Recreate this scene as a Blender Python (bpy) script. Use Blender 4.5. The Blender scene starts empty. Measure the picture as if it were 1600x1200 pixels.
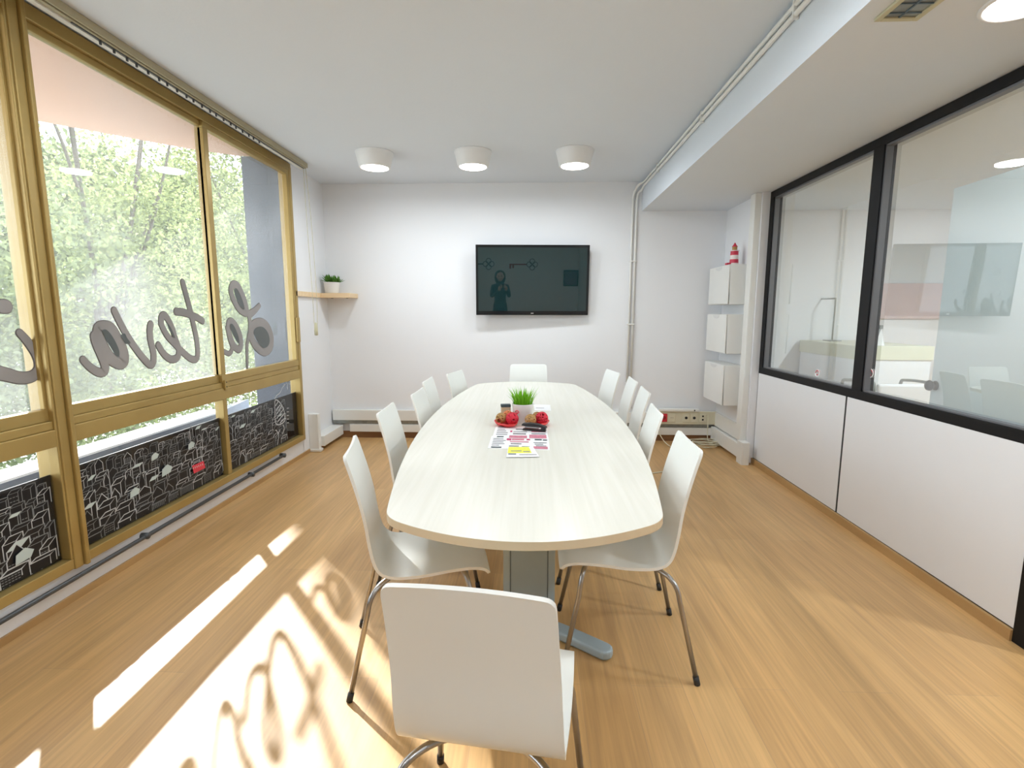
import bpy, bmesh, math, random
from math import pi, sin, cos, radians, tan
from mathutils import Vector, Matrix
C = bpy.context.scene.collection
sc = bpy.context.scene
random.seed(7)

# ------------------------------------------------------------------ camera
CAM_H = 1.38
cd = bpy.data.cameras.new('camera'); cam = bpy.data.objects.new('camera', cd); C.objects.link(cam)
cd.sensor_width = 36; cd.lens = 18.0; cd.clip_start = 0.01; cd.clip_end = 200
PITCH, YAW, ROLL = radians(7.98), radians(2.2), radians(0.1)
cam.matrix_world = (Matrix.Translation((0, 0, CAM_H)) @ Matrix.Rotation(YAW, 4, 'Z')
                    @ Matrix.Rotation(pi/2 - PITCH, 4, 'X') @ Matrix.Rotation(ROLL, 4, 'Z'))
sc.camera = cam
# the camera's pixel rays, used only to read positions on known planes
_M = cam.matrix_world.to_3x3()
def ray(x, y): return _M @ Vector(((x-800)/800.0, -(y-600)/800.0, -1.0))
def onx(x, y, X):
    d = ray(x, y); t = X/d.x; return Vector((0, 0, CAM_H)) + d*t
def onz(x, y, z):
    d = ray(x, y); t = (z-CAM_H)/d.z; return Vector((0, 0, CAM_H)) + d*t

# ------------------------------------------------------------------ world, sun, exposure
w = bpy.data.worlds.new('sky'); sc.world = w; w.use_nodes = True
nt = w.node_tree; bg = nt.nodes['Background']
bg.inputs['Color'].default_value = (0.85, 0.93, 1.0, 1); bg.inputs['Strength'].default_value = 6.0
sd = bpy.data.lights.new('sun', 'SUN'); sd.energy = 17; sd.angle = radians(1.1); sd.color = (1.0, 0.97, 0.93)
sun = bpy.data.objects.new('sun', sd); C.objects.link(sun)
SUN = Vector((0.5597, -0.636, -0.531)).normalized()
sun.rotation_euler = SUN.to_track_quat('-Z', 'Y').to_euler(); sun.location = (-8, 9, 9)
sc.view_settings.view_transform = 'Standard'; sc.view_settings.look = 'None'
sc.view_settings.gamma = 1; sc.view_settings.use_curve_mapping = False
sc.view_settings.exposure = 0.05
sc.cycles.max_bounces = 10; sc.cycles.diffuse_bounces = 6; sc.cycles.transparent_max_bounces = 16
sc.cycles.sample_clamp_indirect = 6; sc.cycles.use_denoising = True
sc.cycles.caustics_reflective = False; sc.cycles.caustics_refractive = False
LAMP_W = 9.0

# ------------------------------------------------------------------ materials
def mat(name, col, rough=0.5, metal=0.0, spec=0.5, noise=0.0, nscale=8.0, bump=0.0, bscale=200.0, coat=0.0, emit=None, estr=0.0):
    m = bpy.data.materials.new(name); m.use_nodes = True
    n = m.node_tree; b = n.nodes['Principled BSDF']
    b.inputs['Base Color'].default_value = (*col, 1); b.inputs['Roughness'].default_value = rough
    b.inputs['Metallic'].default_value = metal; b.inputs['Specular IOR Level'].default_value = spec
    b.inputs['Coat Weight'].default_value = coat
    tc = n.nodes.new('ShaderNodeTexCoord')
    nz = n.nodes.new('ShaderNodeTexNoise'); nz.inputs['Scale'].default_value = nscale; nz.inputs['Detail'].default_value = 4
    n.links.new(tc.outputs['Object'], nz.inputs['Vector'])
    mx = n.nodes.new('ShaderNodeMix'); mx.data_type = 'RGBA'
    k = noise
    mx.inputs['A'].default_value = (*[max(0, c*(1-k)) for c in col], 1)
    mx.inputs['B'].default_value = (*[min(1, c*(1+k)) for c in col], 1)
    n.links.new(nz.outputs['Fac'], mx.inputs['Factor']); n.links.new(mx.outputs['Result'], b.inputs['Base Color'])
    if bump:
        nb = n.nodes.new('ShaderNodeTexNoise'); nb.inputs['Scale'].default_value = bscale
        n.links.new(tc.outputs['Object'], nb.inputs['Vector'])
        bp = n.nodes.new('ShaderNodeBump'); bp.inputs['Strength'].default_value = bump; bp.inputs['Distance'].default_value = 0.002
        n.links.new(nb.outputs['Fac'], bp.inputs['Height']); n.links.new(bp.outputs['Normal'], b.inputs['Normal'])
    if emit:
        b.inputs['Emission Color'].default_value = (*emit, 1); b.inputs['Emission Strength'].default_value = estr
    return m

def floor_mat():
    m = bpy.data.materials.new('oak_laminate'); m.use_nodes = True
    n = m.node_tree; b = n.nodes['Principled BSDF']; L = n.links.new
    tc = n.nodes.new('ShaderNodeTexCoord')
    mp = n.nodes.new('ShaderNodeMapping'); mp.inputs['Rotation'].default_value = (0, 0, pi/2)
    L(tc.outputs['Object'], mp.inputs['Vector'])
    br = n.nodes.new('ShaderNodeTexBrick'); br.offset = 0.37
    br.inputs['Scale'].default_value = 1; br.inputs['Brick Width'].default_value = 1.28; br.inputs['Row Height'].default_value = 0.19
    br.inputs['Mortar Size'].default_value = 0.0012; br.inputs['Mortar Smooth'].default_value = 0.6
    br.inputs['Color1'].default_value = (0.59, 0.362, 0.15, 1); br.inputs['Color2'].default_value = (0.525, 0.31, 0.125, 1)
    br.inputs['Mortar'].default_value = (0.44, 0.28, 0.14, 1)
    L(mp.outputs['Vector'], br.inputs['Vector'])
    # stretched grain, plus broader cathedral figure
    mp2 = n.nodes.new('ShaderNodeMapping'); mp2.inputs['Scale'].default_value = (9, 0.55, 1)
    L(tc.outputs['Object'], mp2.inputs['Vector'])
    wv = n.nodes.new('ShaderNodeTexNoise'); wv.inputs['Scale'].default_value = 1.6; wv.inputs['Detail'].default_value = 7; wv.inputs['Distortion'].default_value = 1.2
    L(mp2.outputs['Vector'], wv.inputs['Vector'])
    mp3 = n.nodes.new('ShaderNodeMapping'); mp3.inputs['Scale'].default_value = (90, 2.5, 1)
    L(tc.outputs['Object'], mp3.inputs['Vector'])
    fn = n.nodes.new('ShaderNodeTexNoise'); fn.inputs['Scale'].default_value = 1.0; fn.inputs['Detail'].default_value = 4
    L(mp3.outputs['Vector'], fn.inputs['Vector'])
    r1 = n.nodes.new('ShaderNodeMapRange'); r1.inputs['From Min'].default_value = .3; r1.inputs['From Max'].default_value = .7
    r1.inputs['To Min'].default_value = .87; r1.inputs['To Max'].default_value = 1.13
    L(wv.outputs['Fac'], r1.inputs['Value'])
    r2 = n.nodes.new('ShaderNodeMapRange'); r2.inputs['From Min'].default_value = .3; r2.inputs['From Max'].default_value = .7
    r2.inputs['To Min'].default_value = .90; r2.inputs['To Max'].default_value = 1.10
    L(fn.outputs['Fac'], r2.inputs['Value'])
    mu = n.nodes.new('ShaderNodeMath'); mu.operation = 'MULTIPLY'; L(r1.outputs[0], mu.inputs[0]); L(r2.outputs[0], mu.inputs[1])
    hs = n.nodes.new('ShaderNodeHueSaturation'); L(br.outputs['Color'], hs.inputs['Color']); L(mu.outputs[0], hs.inputs['Value'])
    L(hs.outputs['Color'], b.inputs['Base Color'])
    b.inputs['Roughness'].default_value = 0.40; b.inputs['Specular IOR Level'].default_value = 0.7
    return m

def grain_mat(name, c1, c2, scale=(60, 2, 2), rough=0.4, spec=.5):
    m = bpy.data.materials.new(name); m.use_nodes = True
    n = m.node_tree; b = n.nodes['Principled BSDF']; L = n.links.new
    tc = n.nodes.new('ShaderNodeTexCoord'); mp = n.nodes.new('ShaderNodeMapping'); mp.inputs['Scale'].default_value = scale
    L(tc.outputs['Object'], mp.inputs['Vector'])
    z = n.nodes.new('ShaderNodeTexNoise'); z.inputs['Scale'].default_value = 1; z.inputs['Detail'].default_value = 6
    L(mp.outputs['Vector'], z.inputs['Vector'])
    r = n.nodes.new('ShaderNodeValToRGB'); r.color_ramp.elements[0].position = .35; r.color_ramp.elements[1].position = .65
    r.color_ramp.elements[0].color = (*c1, 1); r.color_ramp.elements[1].color = (*c2, 1)
    L(z.outputs['Fac'], r.inputs['Fac']); L(r.outputs['Color'], b.inputs['Base Color'])
    b.inputs['Roughness'].default_value = rough; b.inputs['Specular IOR Level'].default_value = spec
    return m

def glass_mat(name, tint, veil, gloss=1.0, veil_col=(.9, .95, 1)):
    """thin architectural glass: clear, Fresnel reflection, a pale scattering veil added as glare haze"""
    m = bpy.data.materials.new(name); m.use_nodes = True
    n = m.node_tree; n.nodes.clear(); L = n.links.new
    out = n.nodes.new('ShaderNodeOutputMaterial')
    tr = n.nodes.new('ShaderNodeBsdfTransparent'); tr.inputs['Color'].default_value = (*tint, 1)
    gl = n.nodes.new('ShaderNodeBsdfGlossy'); gl.inputs['Roughness'].default_value = 0.0
    df = n.nodes.new('ShaderNodeBsdfDiffuse'); df.inputs['Color'].default_value = (*veil_col, 1)  # pale scatter put into the glass to whiten the view like glare
    tl = n.nodes.new('ShaderNodeBsdfTranslucent'); tl.inputs['Color'].default_value = (*veil_col, 1)
    fr = n.nodes.new('ShaderNodeFresnel'); fr.inputs['IOR'].default_value = 1.5
    mm = n.nodes.new('ShaderNodeMath'); mm.operation = 'MULTIPLY'; mm.inputs[1].default_value = 1.6*gloss; L(fr.outputs[0], mm.inputs[0])
    mc = n.nodes.new('ShaderNodeMath'); mc.operation = 'MINIMUM'; mc.inputs[1].default_value = 1.0; L(mm.outputs[0], mc.inputs[0])
    s0 = n.nodes.new('ShaderNodeMixShader'); s0.inputs[0].default_value = 0.5; L(df.outputs[0], s0.inputs[1]); L(tl.outputs[0], s0.inputs[2])
    s1 = n.nodes.new('ShaderNodeMixShader'); L(tr.outputs[0], s1.inputs[1]); L(s0.outputs[0], s1.inputs[2])
    tc = n.nodes.new('ShaderNodeTexCoord')
    nz = n.nodes.new('ShaderNodeTexNoise'); nz.inputs['Scale'].default_value = 1.3; nz.inputs['Detail'].default_value = 3
    L(tc.outputs['Object'], nz.inputs['Vector'])
    mr = n.nodes.new('ShaderNodeMapRange'); mr.inputs['From Min'].default_value = .35; mr.inputs['From Max'].default_value = .7
    mr.inputs['To Min'].default_value = veil*.6; mr.inputs['To Max'].default_value = veil*1.5
    L(nz.outputs['Fac'], mr.inputs['Value']); L(mr.outputs[0], s1.inputs[0])
    s2 = n.nodes.new('ShaderNodeMixShader'); L(mc.outputs[0], s2.inputs[0]); L(s1.outputs[0], s2.inputs[1]); L(gl.outputs[0], s2.inputs[2])
    L(s2.outputs[0], out.inputs['Surface'])
    return m

def leaf_mat(name, c1, c2, trans=.5):
    m = bpy.data.materials.new(name); m.use_nodes = True
    n = m.node_tree; n.nodes.clear(); L = n.links.new
    out = n.nodes.new('ShaderNodeOutputMaterial')
    tc = n.nodes.new('ShaderNodeTexCoord'); nz = n.nodes.new('ShaderNodeTexNoise'); nz.inputs['Scale'].default_value = 3
    L(tc.outputs['Object'], nz.inputs['Vector'])
    r = n.nodes.new('ShaderNodeValToRGB'); r.color_ramp.elements[0].position = .35; r.color_ramp.elements[1].position = .68
    r.color_ramp.elements[0].color = (*c1, 1); r.color_ramp.elements[1].color = (*c2, 1); L(nz.outputs['Fac'], r.inputs['Fac'])
    df = n.nodes.new('ShaderNodeBsdfDiffuse'); tl = n.nodes.new('ShaderNodeBsdfTranslucent')
    L(r.outputs['Color'], df.inputs['Color']); L(r.outputs['Color'], tl.inputs['Color'])
    s = n.nodes.new('ShaderNodeMixShader'); s.inputs[0].default_value = trans
    L(df.outputs[0], s.inputs[1]); L(tl.outputs[0], s.inputs[2]); L(s.outputs[0], out.inputs['Surface'])
    return m

M = {}
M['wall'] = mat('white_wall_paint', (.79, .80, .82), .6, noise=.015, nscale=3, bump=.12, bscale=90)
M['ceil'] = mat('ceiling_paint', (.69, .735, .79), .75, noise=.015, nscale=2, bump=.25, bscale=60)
M['floor'] = floor_mat()
M['gold'] = grain_mat('gold_anodised_aluminium', (.40, .28, .095), (.44, .315, .11), (4, 4, 4), .36)
M['gold'].node_tree.nodes['Principled BSDF'].inputs['Metallic'].default_value = .35
M['rail'] = mat('champagne_track', (.42, .37, .24), .4, .3, noise=.05)
M['glass'] = glass_mat('window_glass', (.88, .92, .95), .18, .9, (.92,.96,1))
M['glass2'] = glass_mat('partition_glass', (.86, .92, .90), .04, .24)
M['glass_low'] = glass_mat('low_window_glass', (.92, .95, .97), .02, .8, (.92,.96,1))
M['vinyl'] = glass_mat('grey_vinyl', (.20, .18, .18), .6, .3, (.42, .39, .39))
M['vinyl_dark'] = mat('dark_vinyl', (.10, .115, .115), .35)
M['vinyl_edge'] = mat('vinyl_outline', (.17, .15, .15), .5)
M['film'] = mat('black_film', (.010, .0115, .015), .3, spec=.3, noise=.3, nscale=3)
M['chalk'] = mat('white_paint_pen', (.50, .52, .53), .7, noise=.25, nscale=14)
M['chalk_dim'] = mat('grey_paint_pen', (.20, .21, .215), .7, noise=.3, nscale=14)
M['chalkfill'] = mat('pale_green_white_paint', (.50, .58, .56), .7, noise=.15)
M['red_lbl'] = mat('red_label', (.72, .05, .08), .5)
M['white_plastic'] = mat('white_plastic', (.78, .78, .75), .35, noise=.01)
M['ivory'] = mat('ivory_plastic', (.70, .67, .52), .4, noise=.02)
M['chair'] = mat('white_lacquered_ply', (.78, .80, .77), .28, noise=.015, nscale=4, bump=.04, bscale=40)
M['chair_edge'] = mat('ply_edge', (.84, .84, .80), .4)
M['steel'] = mat('satin_steel', (.40, .39, .38), .28, 1.0, noise=.05)
M['rubber'] = mat('black_rubber', (.02, .02, .02), .6)
M['table'] = grain_mat('pale_maple_laminate', (.76, .745, .66), (.80, .785, .71), (55, 1.6, 2), .26, .5)
M['tedge'] = grain_mat('beige_edge_band', (.60, .48, .31), (.66, .54, .37), (2, 2, 2), .4)
M['bluegrey'] = mat('blue_grey_metal', (.36, .45, .50), .42, .2, noise=.04)
M['bluegrey_d'] = mat('groove_metal', (.12, .16, .19), .5, .2)
M['shelfwood'] = grain_mat('pale_beech', (.74, .54, .32), (.80, .62, .40), (3, 30, 30), .45)
M['skirt'] = grain_mat('oak_skirting', (.42, .25, .10), (.50, .31, .13), (30, 2, 8), .45)
M['skirt_d'] = grain_mat('brown_skirting', (.20, .095, .04), (.26, .13, .055), (2, 30, 8), .5)
M['black'] = mat('black_powder_coat', (.006, .006, .007), .5, spec=.25, noise=.2, nscale=60)
M['panel'] = mat('white_melamine', (.785, .80, .825), .35, noise=.01)
M['gap'] = mat('dark_joint', (.03, .03, .03), .8)
M['pipe_dark'] = mat('dark_grey_pipe', (.06, .065, .07), .4, noise=.1)
M['tvframe'] = mat('gloss_black', (.006, .006, .007), .12)
M['screen'] = mat('tv_screen', (.008, .026, .028), .015, spec=1.0)
M['lampbody'] = mat('lamp_white', (.80, .80, .80), .4)
M['lamp'] = mat('lamp_diffuser', (.9, .9, .9), .4, emit=(1, .985, .96), estr=14)
M['lamp_seam'] = mat('lamp_seam', (.25, .25, .25), .5)
M['tube'] = mat('grille_grey', (.30, .31, .29), .35, .6, noise=.4, nscale=20)
M['ivoryframe'] = mat('yellowed_frame', (.52, .49, .33), .5, noise=.1)
M['pot'] = mat('white_ceramic', (.80, .80, .79), .25)
M['soil'] = mat('soil', (.03, .022, .015), .9, noise=.4, nscale=80)
M['succ'] = leaf_mat('succulent_leaf', (.07, .20, .035), (.22, .42, .10), .2)
M['grass'] = leaf_mat('grass_blade', (.15, .42, .02), (.34, .66, .06), .4)
M['red'] = mat('red_lacquer', (.70, .045, .045), .3)
M['redball'] = mat('red_rattan', (.62, .02, .045), .6, noise=.2, nscale=40)
M['tanball'] = mat('tan_rattan', (.45, .26, .09), .6, noise=.3, nscale=40)
M['orangeball'] = mat('orange_rattan', (.62, .20, .07), .6, noise=.3, nscale=40)
M['staple'] = mat('black_stapler', (.012, .012, .013), .35)
M['paper'] = mat('paper', (.82, .82, .83), .7, noise=.01)
M['ink_pink'] = mat('magenta_print', (.50, .03, .13), .6)
M['ink_rose'] = mat('rose_print', (.55, .17, .24), .6, noise=.5, nscale=60)
M['ink_grey'] = mat('grey_print', (.22, .21, .23), .6, noise=.6, nscale=90)
M['ink_dark'] = mat('dark_print', (.04, .06, .07), .6, noise=.5, nscale=60)
M['yellow'] = mat('yellow_print', (.78, .76, .06), .6, noise=.25, nscale=70)
M['stripe'] = mat('lighthouse_white', (.82, .74, .72), .4)
M['lhred'] = mat('lighthouse_red', (.60, .03, .07), .4)
M['peach'] = mat('peach_render', (.80, .50, .36), .8, noise=.05, nscale=2)
M['slate'] = mat('slate_grey_render', (.085, .10, .125), .7, noise=.2, nscale=4)
M['concrete'] = mat('pale_concrete', (.62, .62, .62), .8, noise=.1)
M['asphalt'] = mat('street_ground', (.33, .33, .31), .9, noise=.15)
M['bark'] = mat('bark', (.13, .11, .085), .9, noise=.4, nscale=6)
M['leafA'] = leaf_mat('leaf_light', (.13, .155, .07), (.44, .48, .22))
M['leafB'] = leaf_mat('leaf_mid', (.10, .12, .065), (.30, .34, .18))
M['skin'] = mat('skin', (.55, .33, .24), .5)
M['top'] = mat('dark_knit', (.035, .05, .06), .9, noise=.2, nscale=50)
M['jeans'] = mat('dark_denim', (.03, .035, .06), .9, noise=.2, nscale=60)
M['hair'] = mat('dark_brown_hair', (.02, .014, .01), .5, noise=.3, nscale=60)
M['keypaint'] = mat('grey_wall_decal', (.12, .12, .13), .7)
M['keyred'] = mat('red_wall_decal', (.45, .05, .05), .7)
M['cable'] = mat('cream_cable', (.66, .63, .48), .5)
M['redsock'] = mat('red_socket', (.62, .02, .04), .4)
M['dark'] = mat('dark_hole', (.01, .01, .01), .6)
M['silver'] = mat('silver_mark', (.6, .6, .6), .3, .8)

# ------------------------------------------------------------------ mesh helpers
def obj(name, bm, m, parent=None, smooth=False, bevel=0, bseg=2):
    me = bpy.data.meshes.new(name)
    bmesh.ops.recalc_face_normals(bm, faces=bm.faces[:])
    bm.to_mesh(me); bm.free()
    ms = m if isinstance(m, (list, tuple)) else [m]
    for x in ms: me.materials.append(x)
    if smooth:
        for p in me.polygons: p.use_smooth = True
    o = bpy.data.objects.new(name, me); C.objects.link(o)
    if parent: o.parent = parent
    if bevel:
        b = o.modifiers.new('bevel', 'BEVEL'); b.width = bevel; b.segments = bseg; b.limit_method = 'ANGLE'
        b.harden_normals = False
    return o
def box(bm, x0, x1, y0, y1, z0, z1, mi=0):
    vs = [bm.verts.new(p) for p in ((x0,y0,z0),(x1,y0,z0),(x1,y1,z0),(x0,y1,z0),(x0,y0,z1),(x1,y0,z1),(x1,y1,z1),(x0,y1,z1))]
    for f in ((0,3,2,1),(4,5,6,7),(0,1,5,4),(1,2,6,5),(2,3,7,6),(3,0,4,7)):
        bm.faces.new([vs[i] for i in f]).material_index = mi
    return vs
def bx(*a, mi=0):
    bm = bmesh.new(); box(bm, *a, mi=mi); return bm
def prism(bm, pts, z0, z1, mi=0, side_mi=None):
    n = len(pts)
    a = [bm.verts.new((p[0], p[1], z0)) for p in pts]; b = [bm.verts.new((p[0], p[1], z1)) for p in pts]
    bm.faces.new(list(reversed(a))).material_index = mi
    bm.faces.new(b).material_index = mi
    for i in range(n):
        bm.faces.new((a[i], a[(i+1)%n], b[(i+1)%n], b[i])).material_index = mi if side_mi is None else side_mi
def lathe(bm, prof, seg=32, cx=0, cy=0, cap0=True, cap1=True, mi=0):
    rings = []
    for r, z in prof:
        rings.append([bm.verts.new((cx + r*cos(2*pi*i/seg), cy + r*sin(2*pi*i/seg), z)) for i in range(seg)])
    for k in range(len(rings)-1):
        for i in range(seg):
            bm.faces.new((rings[k][i], rings[k][(i+1)%seg], rings[k+1][(i+1)%seg], rings[k+1][i])).material_index = mi
    if cap0: bm.faces.new(list(reversed(rings[0]))).material_index = mi
    if cap1: bm.faces.new(rings[-1]).material_index = mi
def smooth_path(pts, n=6, closed=False):
    """Catmull-Rom through points"""
    P = [Vector(p) for p in pts]; out = []
    N = len(P)
    rng = range(N if closed else N-1)
    for i in rng:
        if closed: p0, p1, p2, p3 = P[(i-1)%N], P[i], P[(i+1)%N], P[(i+2)%N]
        else: p0, p1, p2, p3 = P[max(i-1,0)], P[i], P[i+1], P[min(i+2,N-1)]
        for k in range(n):
            t = k/n
            out.append(0.5*((2*p1)+(-p0+p2)*t+(2*p0-5*p1+4*p2-p3)*t*t+(-p0+3*p1-3*p2+p3)*t**3))
    if not closed: out.append(P[-1])
    return out
def tube(bm, pts, r, seg=10, mi=0, closed=False):
    P = [Vector(p) for p in pts]; N = len(P); rings = []
    T = []
    for i in range(N):
        if closed: t = P[(i+1)%N]-P[(i-1)%N]
        else: t = P[min(i+1,N-1)]-P[max(i-1,0)]
        T.append(t.normalized() if t.length > 1e-9 else Vector((0,0,1)))
    ref = Vector((0,0,1)) if abs(T[0].z) < .9 else Vector((1,0,0))
    u = T[0].cross(ref).normalized()
    for i in range(N):
        u = (u - T[i]*u.dot(T[i]))
        u = u.normalized() if u.length > 1e-6 else T[i].orthogonal().normalized()
        v = T[i].cross(u)
        rr = r[i] if isinstance(r, (list, tuple)) else r
        rings.append([bm.verts.new(P[i]+u*rr*cos(2*pi*k/seg)+v*rr*sin(2*pi*k/seg)) for k in range(seg)])
    for i in range(N if closed else N-1):
        a, b = rings[i], rings[(i+1)%N]
        for k in range(seg):
            bm.faces.new((a[k], a[(k+1)%seg], b[(k+1)%seg], b[k])).material_index = mi
    if not closed:
        bm.faces.new(list(reversed(rings[0]))).material_index = mi; bm.faces.new(rings[-1]).material_index = mi
def tag(o, label, cat, group=None, kind=None):
    o['label'] = label; o['category'] = cat
    if group: o['group'] = group
    if kind: o['kind'] = kind
    return o
def thing(name, label, cat, loc=(0,0,0), rz=0, group=None):
    o = bpy.data.objects.new(name, None); C.objects.link(o); o.empty_display_size = .1
    o.location = loc; o.rotation_euler = (0,0,rz)
    return tag(o, label, cat, group)
def struct(name, label=None, bm=None, m=None, cat=None, **k):
    if bm is None:
        o = bpy.data.objects.new(name, None); C.objects.link(o)
    else: o = obj(name, bm, m, **k)
    o['kind'] = 'structure'
    if label: o['label'] = label
    if cat: o['category'] = cat
    return o
def copy_tree(o, parent=None):
    c = o.copy(); C.objects.link(c)
    if parent: c.parent = parent
    for ch in list(o.children): copy_tree(ch, c)
    return c

D, XL, XR = 5.5, -2.2, 2.05
H = 2.70; HL = 2.41; YB = -2.6      # back of the room behind the camera

# ------------------------------------------------------------------ room shell
struct('floor', 'oak laminate floor of narrow boards with sunlight by the window', bx(XL-.02, 5.2, YB, D+.1, -.12, 0), M['floor'], 'floor')
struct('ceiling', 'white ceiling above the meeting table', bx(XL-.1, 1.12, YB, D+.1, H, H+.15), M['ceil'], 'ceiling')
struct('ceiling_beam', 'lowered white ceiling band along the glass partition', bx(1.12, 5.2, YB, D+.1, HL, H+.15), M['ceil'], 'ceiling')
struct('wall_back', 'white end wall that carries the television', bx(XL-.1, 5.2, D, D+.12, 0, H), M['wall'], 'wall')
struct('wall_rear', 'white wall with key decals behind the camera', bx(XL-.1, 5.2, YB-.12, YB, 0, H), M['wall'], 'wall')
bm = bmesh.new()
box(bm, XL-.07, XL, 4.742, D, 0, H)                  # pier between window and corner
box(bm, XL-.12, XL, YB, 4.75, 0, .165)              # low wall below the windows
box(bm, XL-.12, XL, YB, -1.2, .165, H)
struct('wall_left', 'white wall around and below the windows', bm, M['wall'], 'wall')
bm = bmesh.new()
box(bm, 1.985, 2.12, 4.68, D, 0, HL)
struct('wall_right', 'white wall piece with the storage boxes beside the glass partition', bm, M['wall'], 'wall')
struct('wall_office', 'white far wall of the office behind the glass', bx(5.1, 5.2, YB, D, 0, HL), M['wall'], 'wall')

# skirting
struct('baseboard_right', 'oak skirting strip under the white partition panels', bx(2.035, 2.05, 2.083, 4.68, 0, .05), M['skirt'], 'skirting')
struct('baseboard_back', 'brown skirting strip along the end wall', bx(XL+.02, 1.985, D-.02, D, 0, .072), M['skirt_d'], 'skirting')
struct('baseboard_left', 'thin oak skirting strip below the windows', bx(XL, XL+.012, YB, 4.86, 0, .035), M['skirt'], 'skirting')

# cable trunking on the back wall (structure like the skirting)
bm = bmesh.new()
box(bm, -2.185, 1.975, D-.05, D, .20, .315)
box(bm, -2.185, 1.975, D-.035, D, .157, .20, mi=1)
box(bm, -2.0, 1.975, D-.05, D, .072, .155)
struct('trim_1', 'white cable trunking with a grey groove along the end wall', bm, [M['white_plastic'], M['tube']], 'trunking', bevel=.004)
bm = bmesh.new(); box(bm, XL, XL+.13, 4.93, D-.05, .045, .15)
struct('trim_2', 'low white trunking along the window wall corner', bm, M['white_plastic'], 'trunking', bevel=.004)
bm = bmesh.new(); box(bm, 1.925, 1.985, 4.66, D-.05, .04, .175)
box(bm, 1.955, 1.984, 4.802, D-.05, .185, .33)
box(bm, 1.915, 1.985, 4.60, 4.72, 0, .21)
struct('trim_3', 'low white trunking under the storage boxes', bm, M['white_plastic'], 'trunking', bevel=.004)
bm = bmesh.new(); box(bm, 1.93, 1.984, 4.70, 4.80, .21, HL-.001)
struct('trim_4', 'tall white vertical trunking beside the black partition frame', bm, M['white_plastic'], 'trunking', bevel=.004)

# ------------------------------------------------------------------ windows (left)
XG = -2.215     # glass plane
def frame_bar(bm, y0, y1, z0, z1, x0=-2.255, x1=-2.175): box(bm, x0, x1, y0, y1, z0, z1)
def glass_pane(parent, y0, y1, z0, z1, name='glass_pane', m='glass'):
    bm = bmesh.new()
    vs = [bm.verts.new((XG, y, z)) for y, z in ((y0,z0),(y1,z0),(y1,z1),(y0,z1))]; bm.faces.new(vs)
    return obj(name, bm, M[m], parent)
ZB0, ZB1, ZT = .165, .215, 2.66
def lower_and_frame(W, Y0, Y1, mull, j0=.035, j1=.045):
    bm = bmesh.new()
    frame_bar(bm, Y0, Y1, ZB0, ZB1, -2.27, -2.17)             # sill member
    frame_bar(bm, Y0, Y1, .765, .845, -2.26, -2.172)          # transom
    frame_bar(bm, Y0, Y1, .845, .885, -2.27, -2.18)
    frame_bar(bm, Y0, Y1, ZT-.035, ZT+.03, -2.27, -2.172)      # head
    frame_bar(bm, Y0, Y0+j0, ZB1, ZT, -2.27, -2.175)
    frame_bar(bm, Y1-j1, Y1, ZB1, ZT, -2.27, -2.17)
    for my in mull: frame_bar(bm, my-.022, my+.022, ZB1, .765, -2.245, -2.18)
    obj('frame', bm, M['gold'], W, bevel=.004)
    ys = [Y0+j0] + [q for my in mull for q in (my-.022, my+.022)] + [Y1-j1]
    return [(ys[i], ys[i+1]) for i in range(0, len(ys), 2)]
def sash(W, y0, y1, z0, z1, x0, x1, st=.05, bt=.055, sl=None, sr=None):
    sl = sl or st; sr = sr or st
    bm = bmesh.new()
    box(bm, x0, x1, y0, y1, z0, z0+bt); box(bm, x0, x1, y0, y1, z1-st*.8, z1)
    box(bm, x0, x1, y0, y0+sl, z0+bt, z1-st*.8); box(bm, x0, x1, y1-sr, y1, z0+bt, z1-st*.8)
    s = obj('sliding_sash', bm, M['gold'], W, bevel=.003)
    glass_pane(s, y0+sl, y1-sr, z0+bt, z1-st*.8)
    return s

W2 = struct('window_2', 'gold framed window with the lettering, nearest the plant shelf', cat='window')
segs2 = lower_and_frame(W2, 2.285, 4.735, [3.515], j0=.02)
sA = sash(W2, 2.30, 3.53, .885, ZT-.035, -2.235, -2.195, .04, sl=.02)
sB = sash(W2, 3.49, 4.70, .885, ZT-.035, -2.215, -2.175, .05)
bm = bmesh.new(); box(bm, -2.185, -2.16, 3.498, 3.532, .83, .90); 
o = obj('lock_block', bm, M['gold'], sB, bevel=.003)
bm = bmesh.new(); tube(bm, [(-2.159, 3.515, .885), (-2.1605, 3.515, .885)], .005, 10); tube(bm, [(-2.159, 3.515, .853), (-2.1605, 3.515, .853)], .005, 10)
obj('lock_hole', bm, M['dark'], sB)
bm = bmesh.new(); box(bm, -2.175, -2.155, 4.66, 4.715, 1.10, 1.33)
obj('handle', bm, M['gold'], sB, bevel=.006)
W1 = struct('window_1', 'gold framed window at the left edge of the photograph', cat='window')
segs1 = lower_and_frame(W1, -.2, 2.215, [.98], j1=.012)
sash(W1, 1.0, 2.208, .885, ZT-.035, -2.235, -2.195, .045, sr=.018)
sash(W1, -.17, 1.04, .885, ZT-.035, -2.215, -2.175, .05)
W0 = struct('window_3', 'gold framed window beside the camera', cat='window')
segs0 = lower_and_frame(W0, -1.2, -.2, [])
glass_pane(W0, -1.165, -.245, .885, ZT-.035)
bm = bmesh.new()
box(bm, -2.29, -2.165, 2.215, 2.262, .16, ZT+.04); box(bm, -2.29, -2.15, 2.262, 2.285, .16, ZT+.04)
struct('trim_5', 'broad gold post between the two windows', bm, M['gold'], 'post', bevel=.006)
bm = bmesh.new(); box(bm, XL-.12, XL+.0, -1.2, 4.75, ZT+.03, H)
struct('trim_6', 'narrow white head strip above the windows', bm, M['wall'], 'trim')
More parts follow.
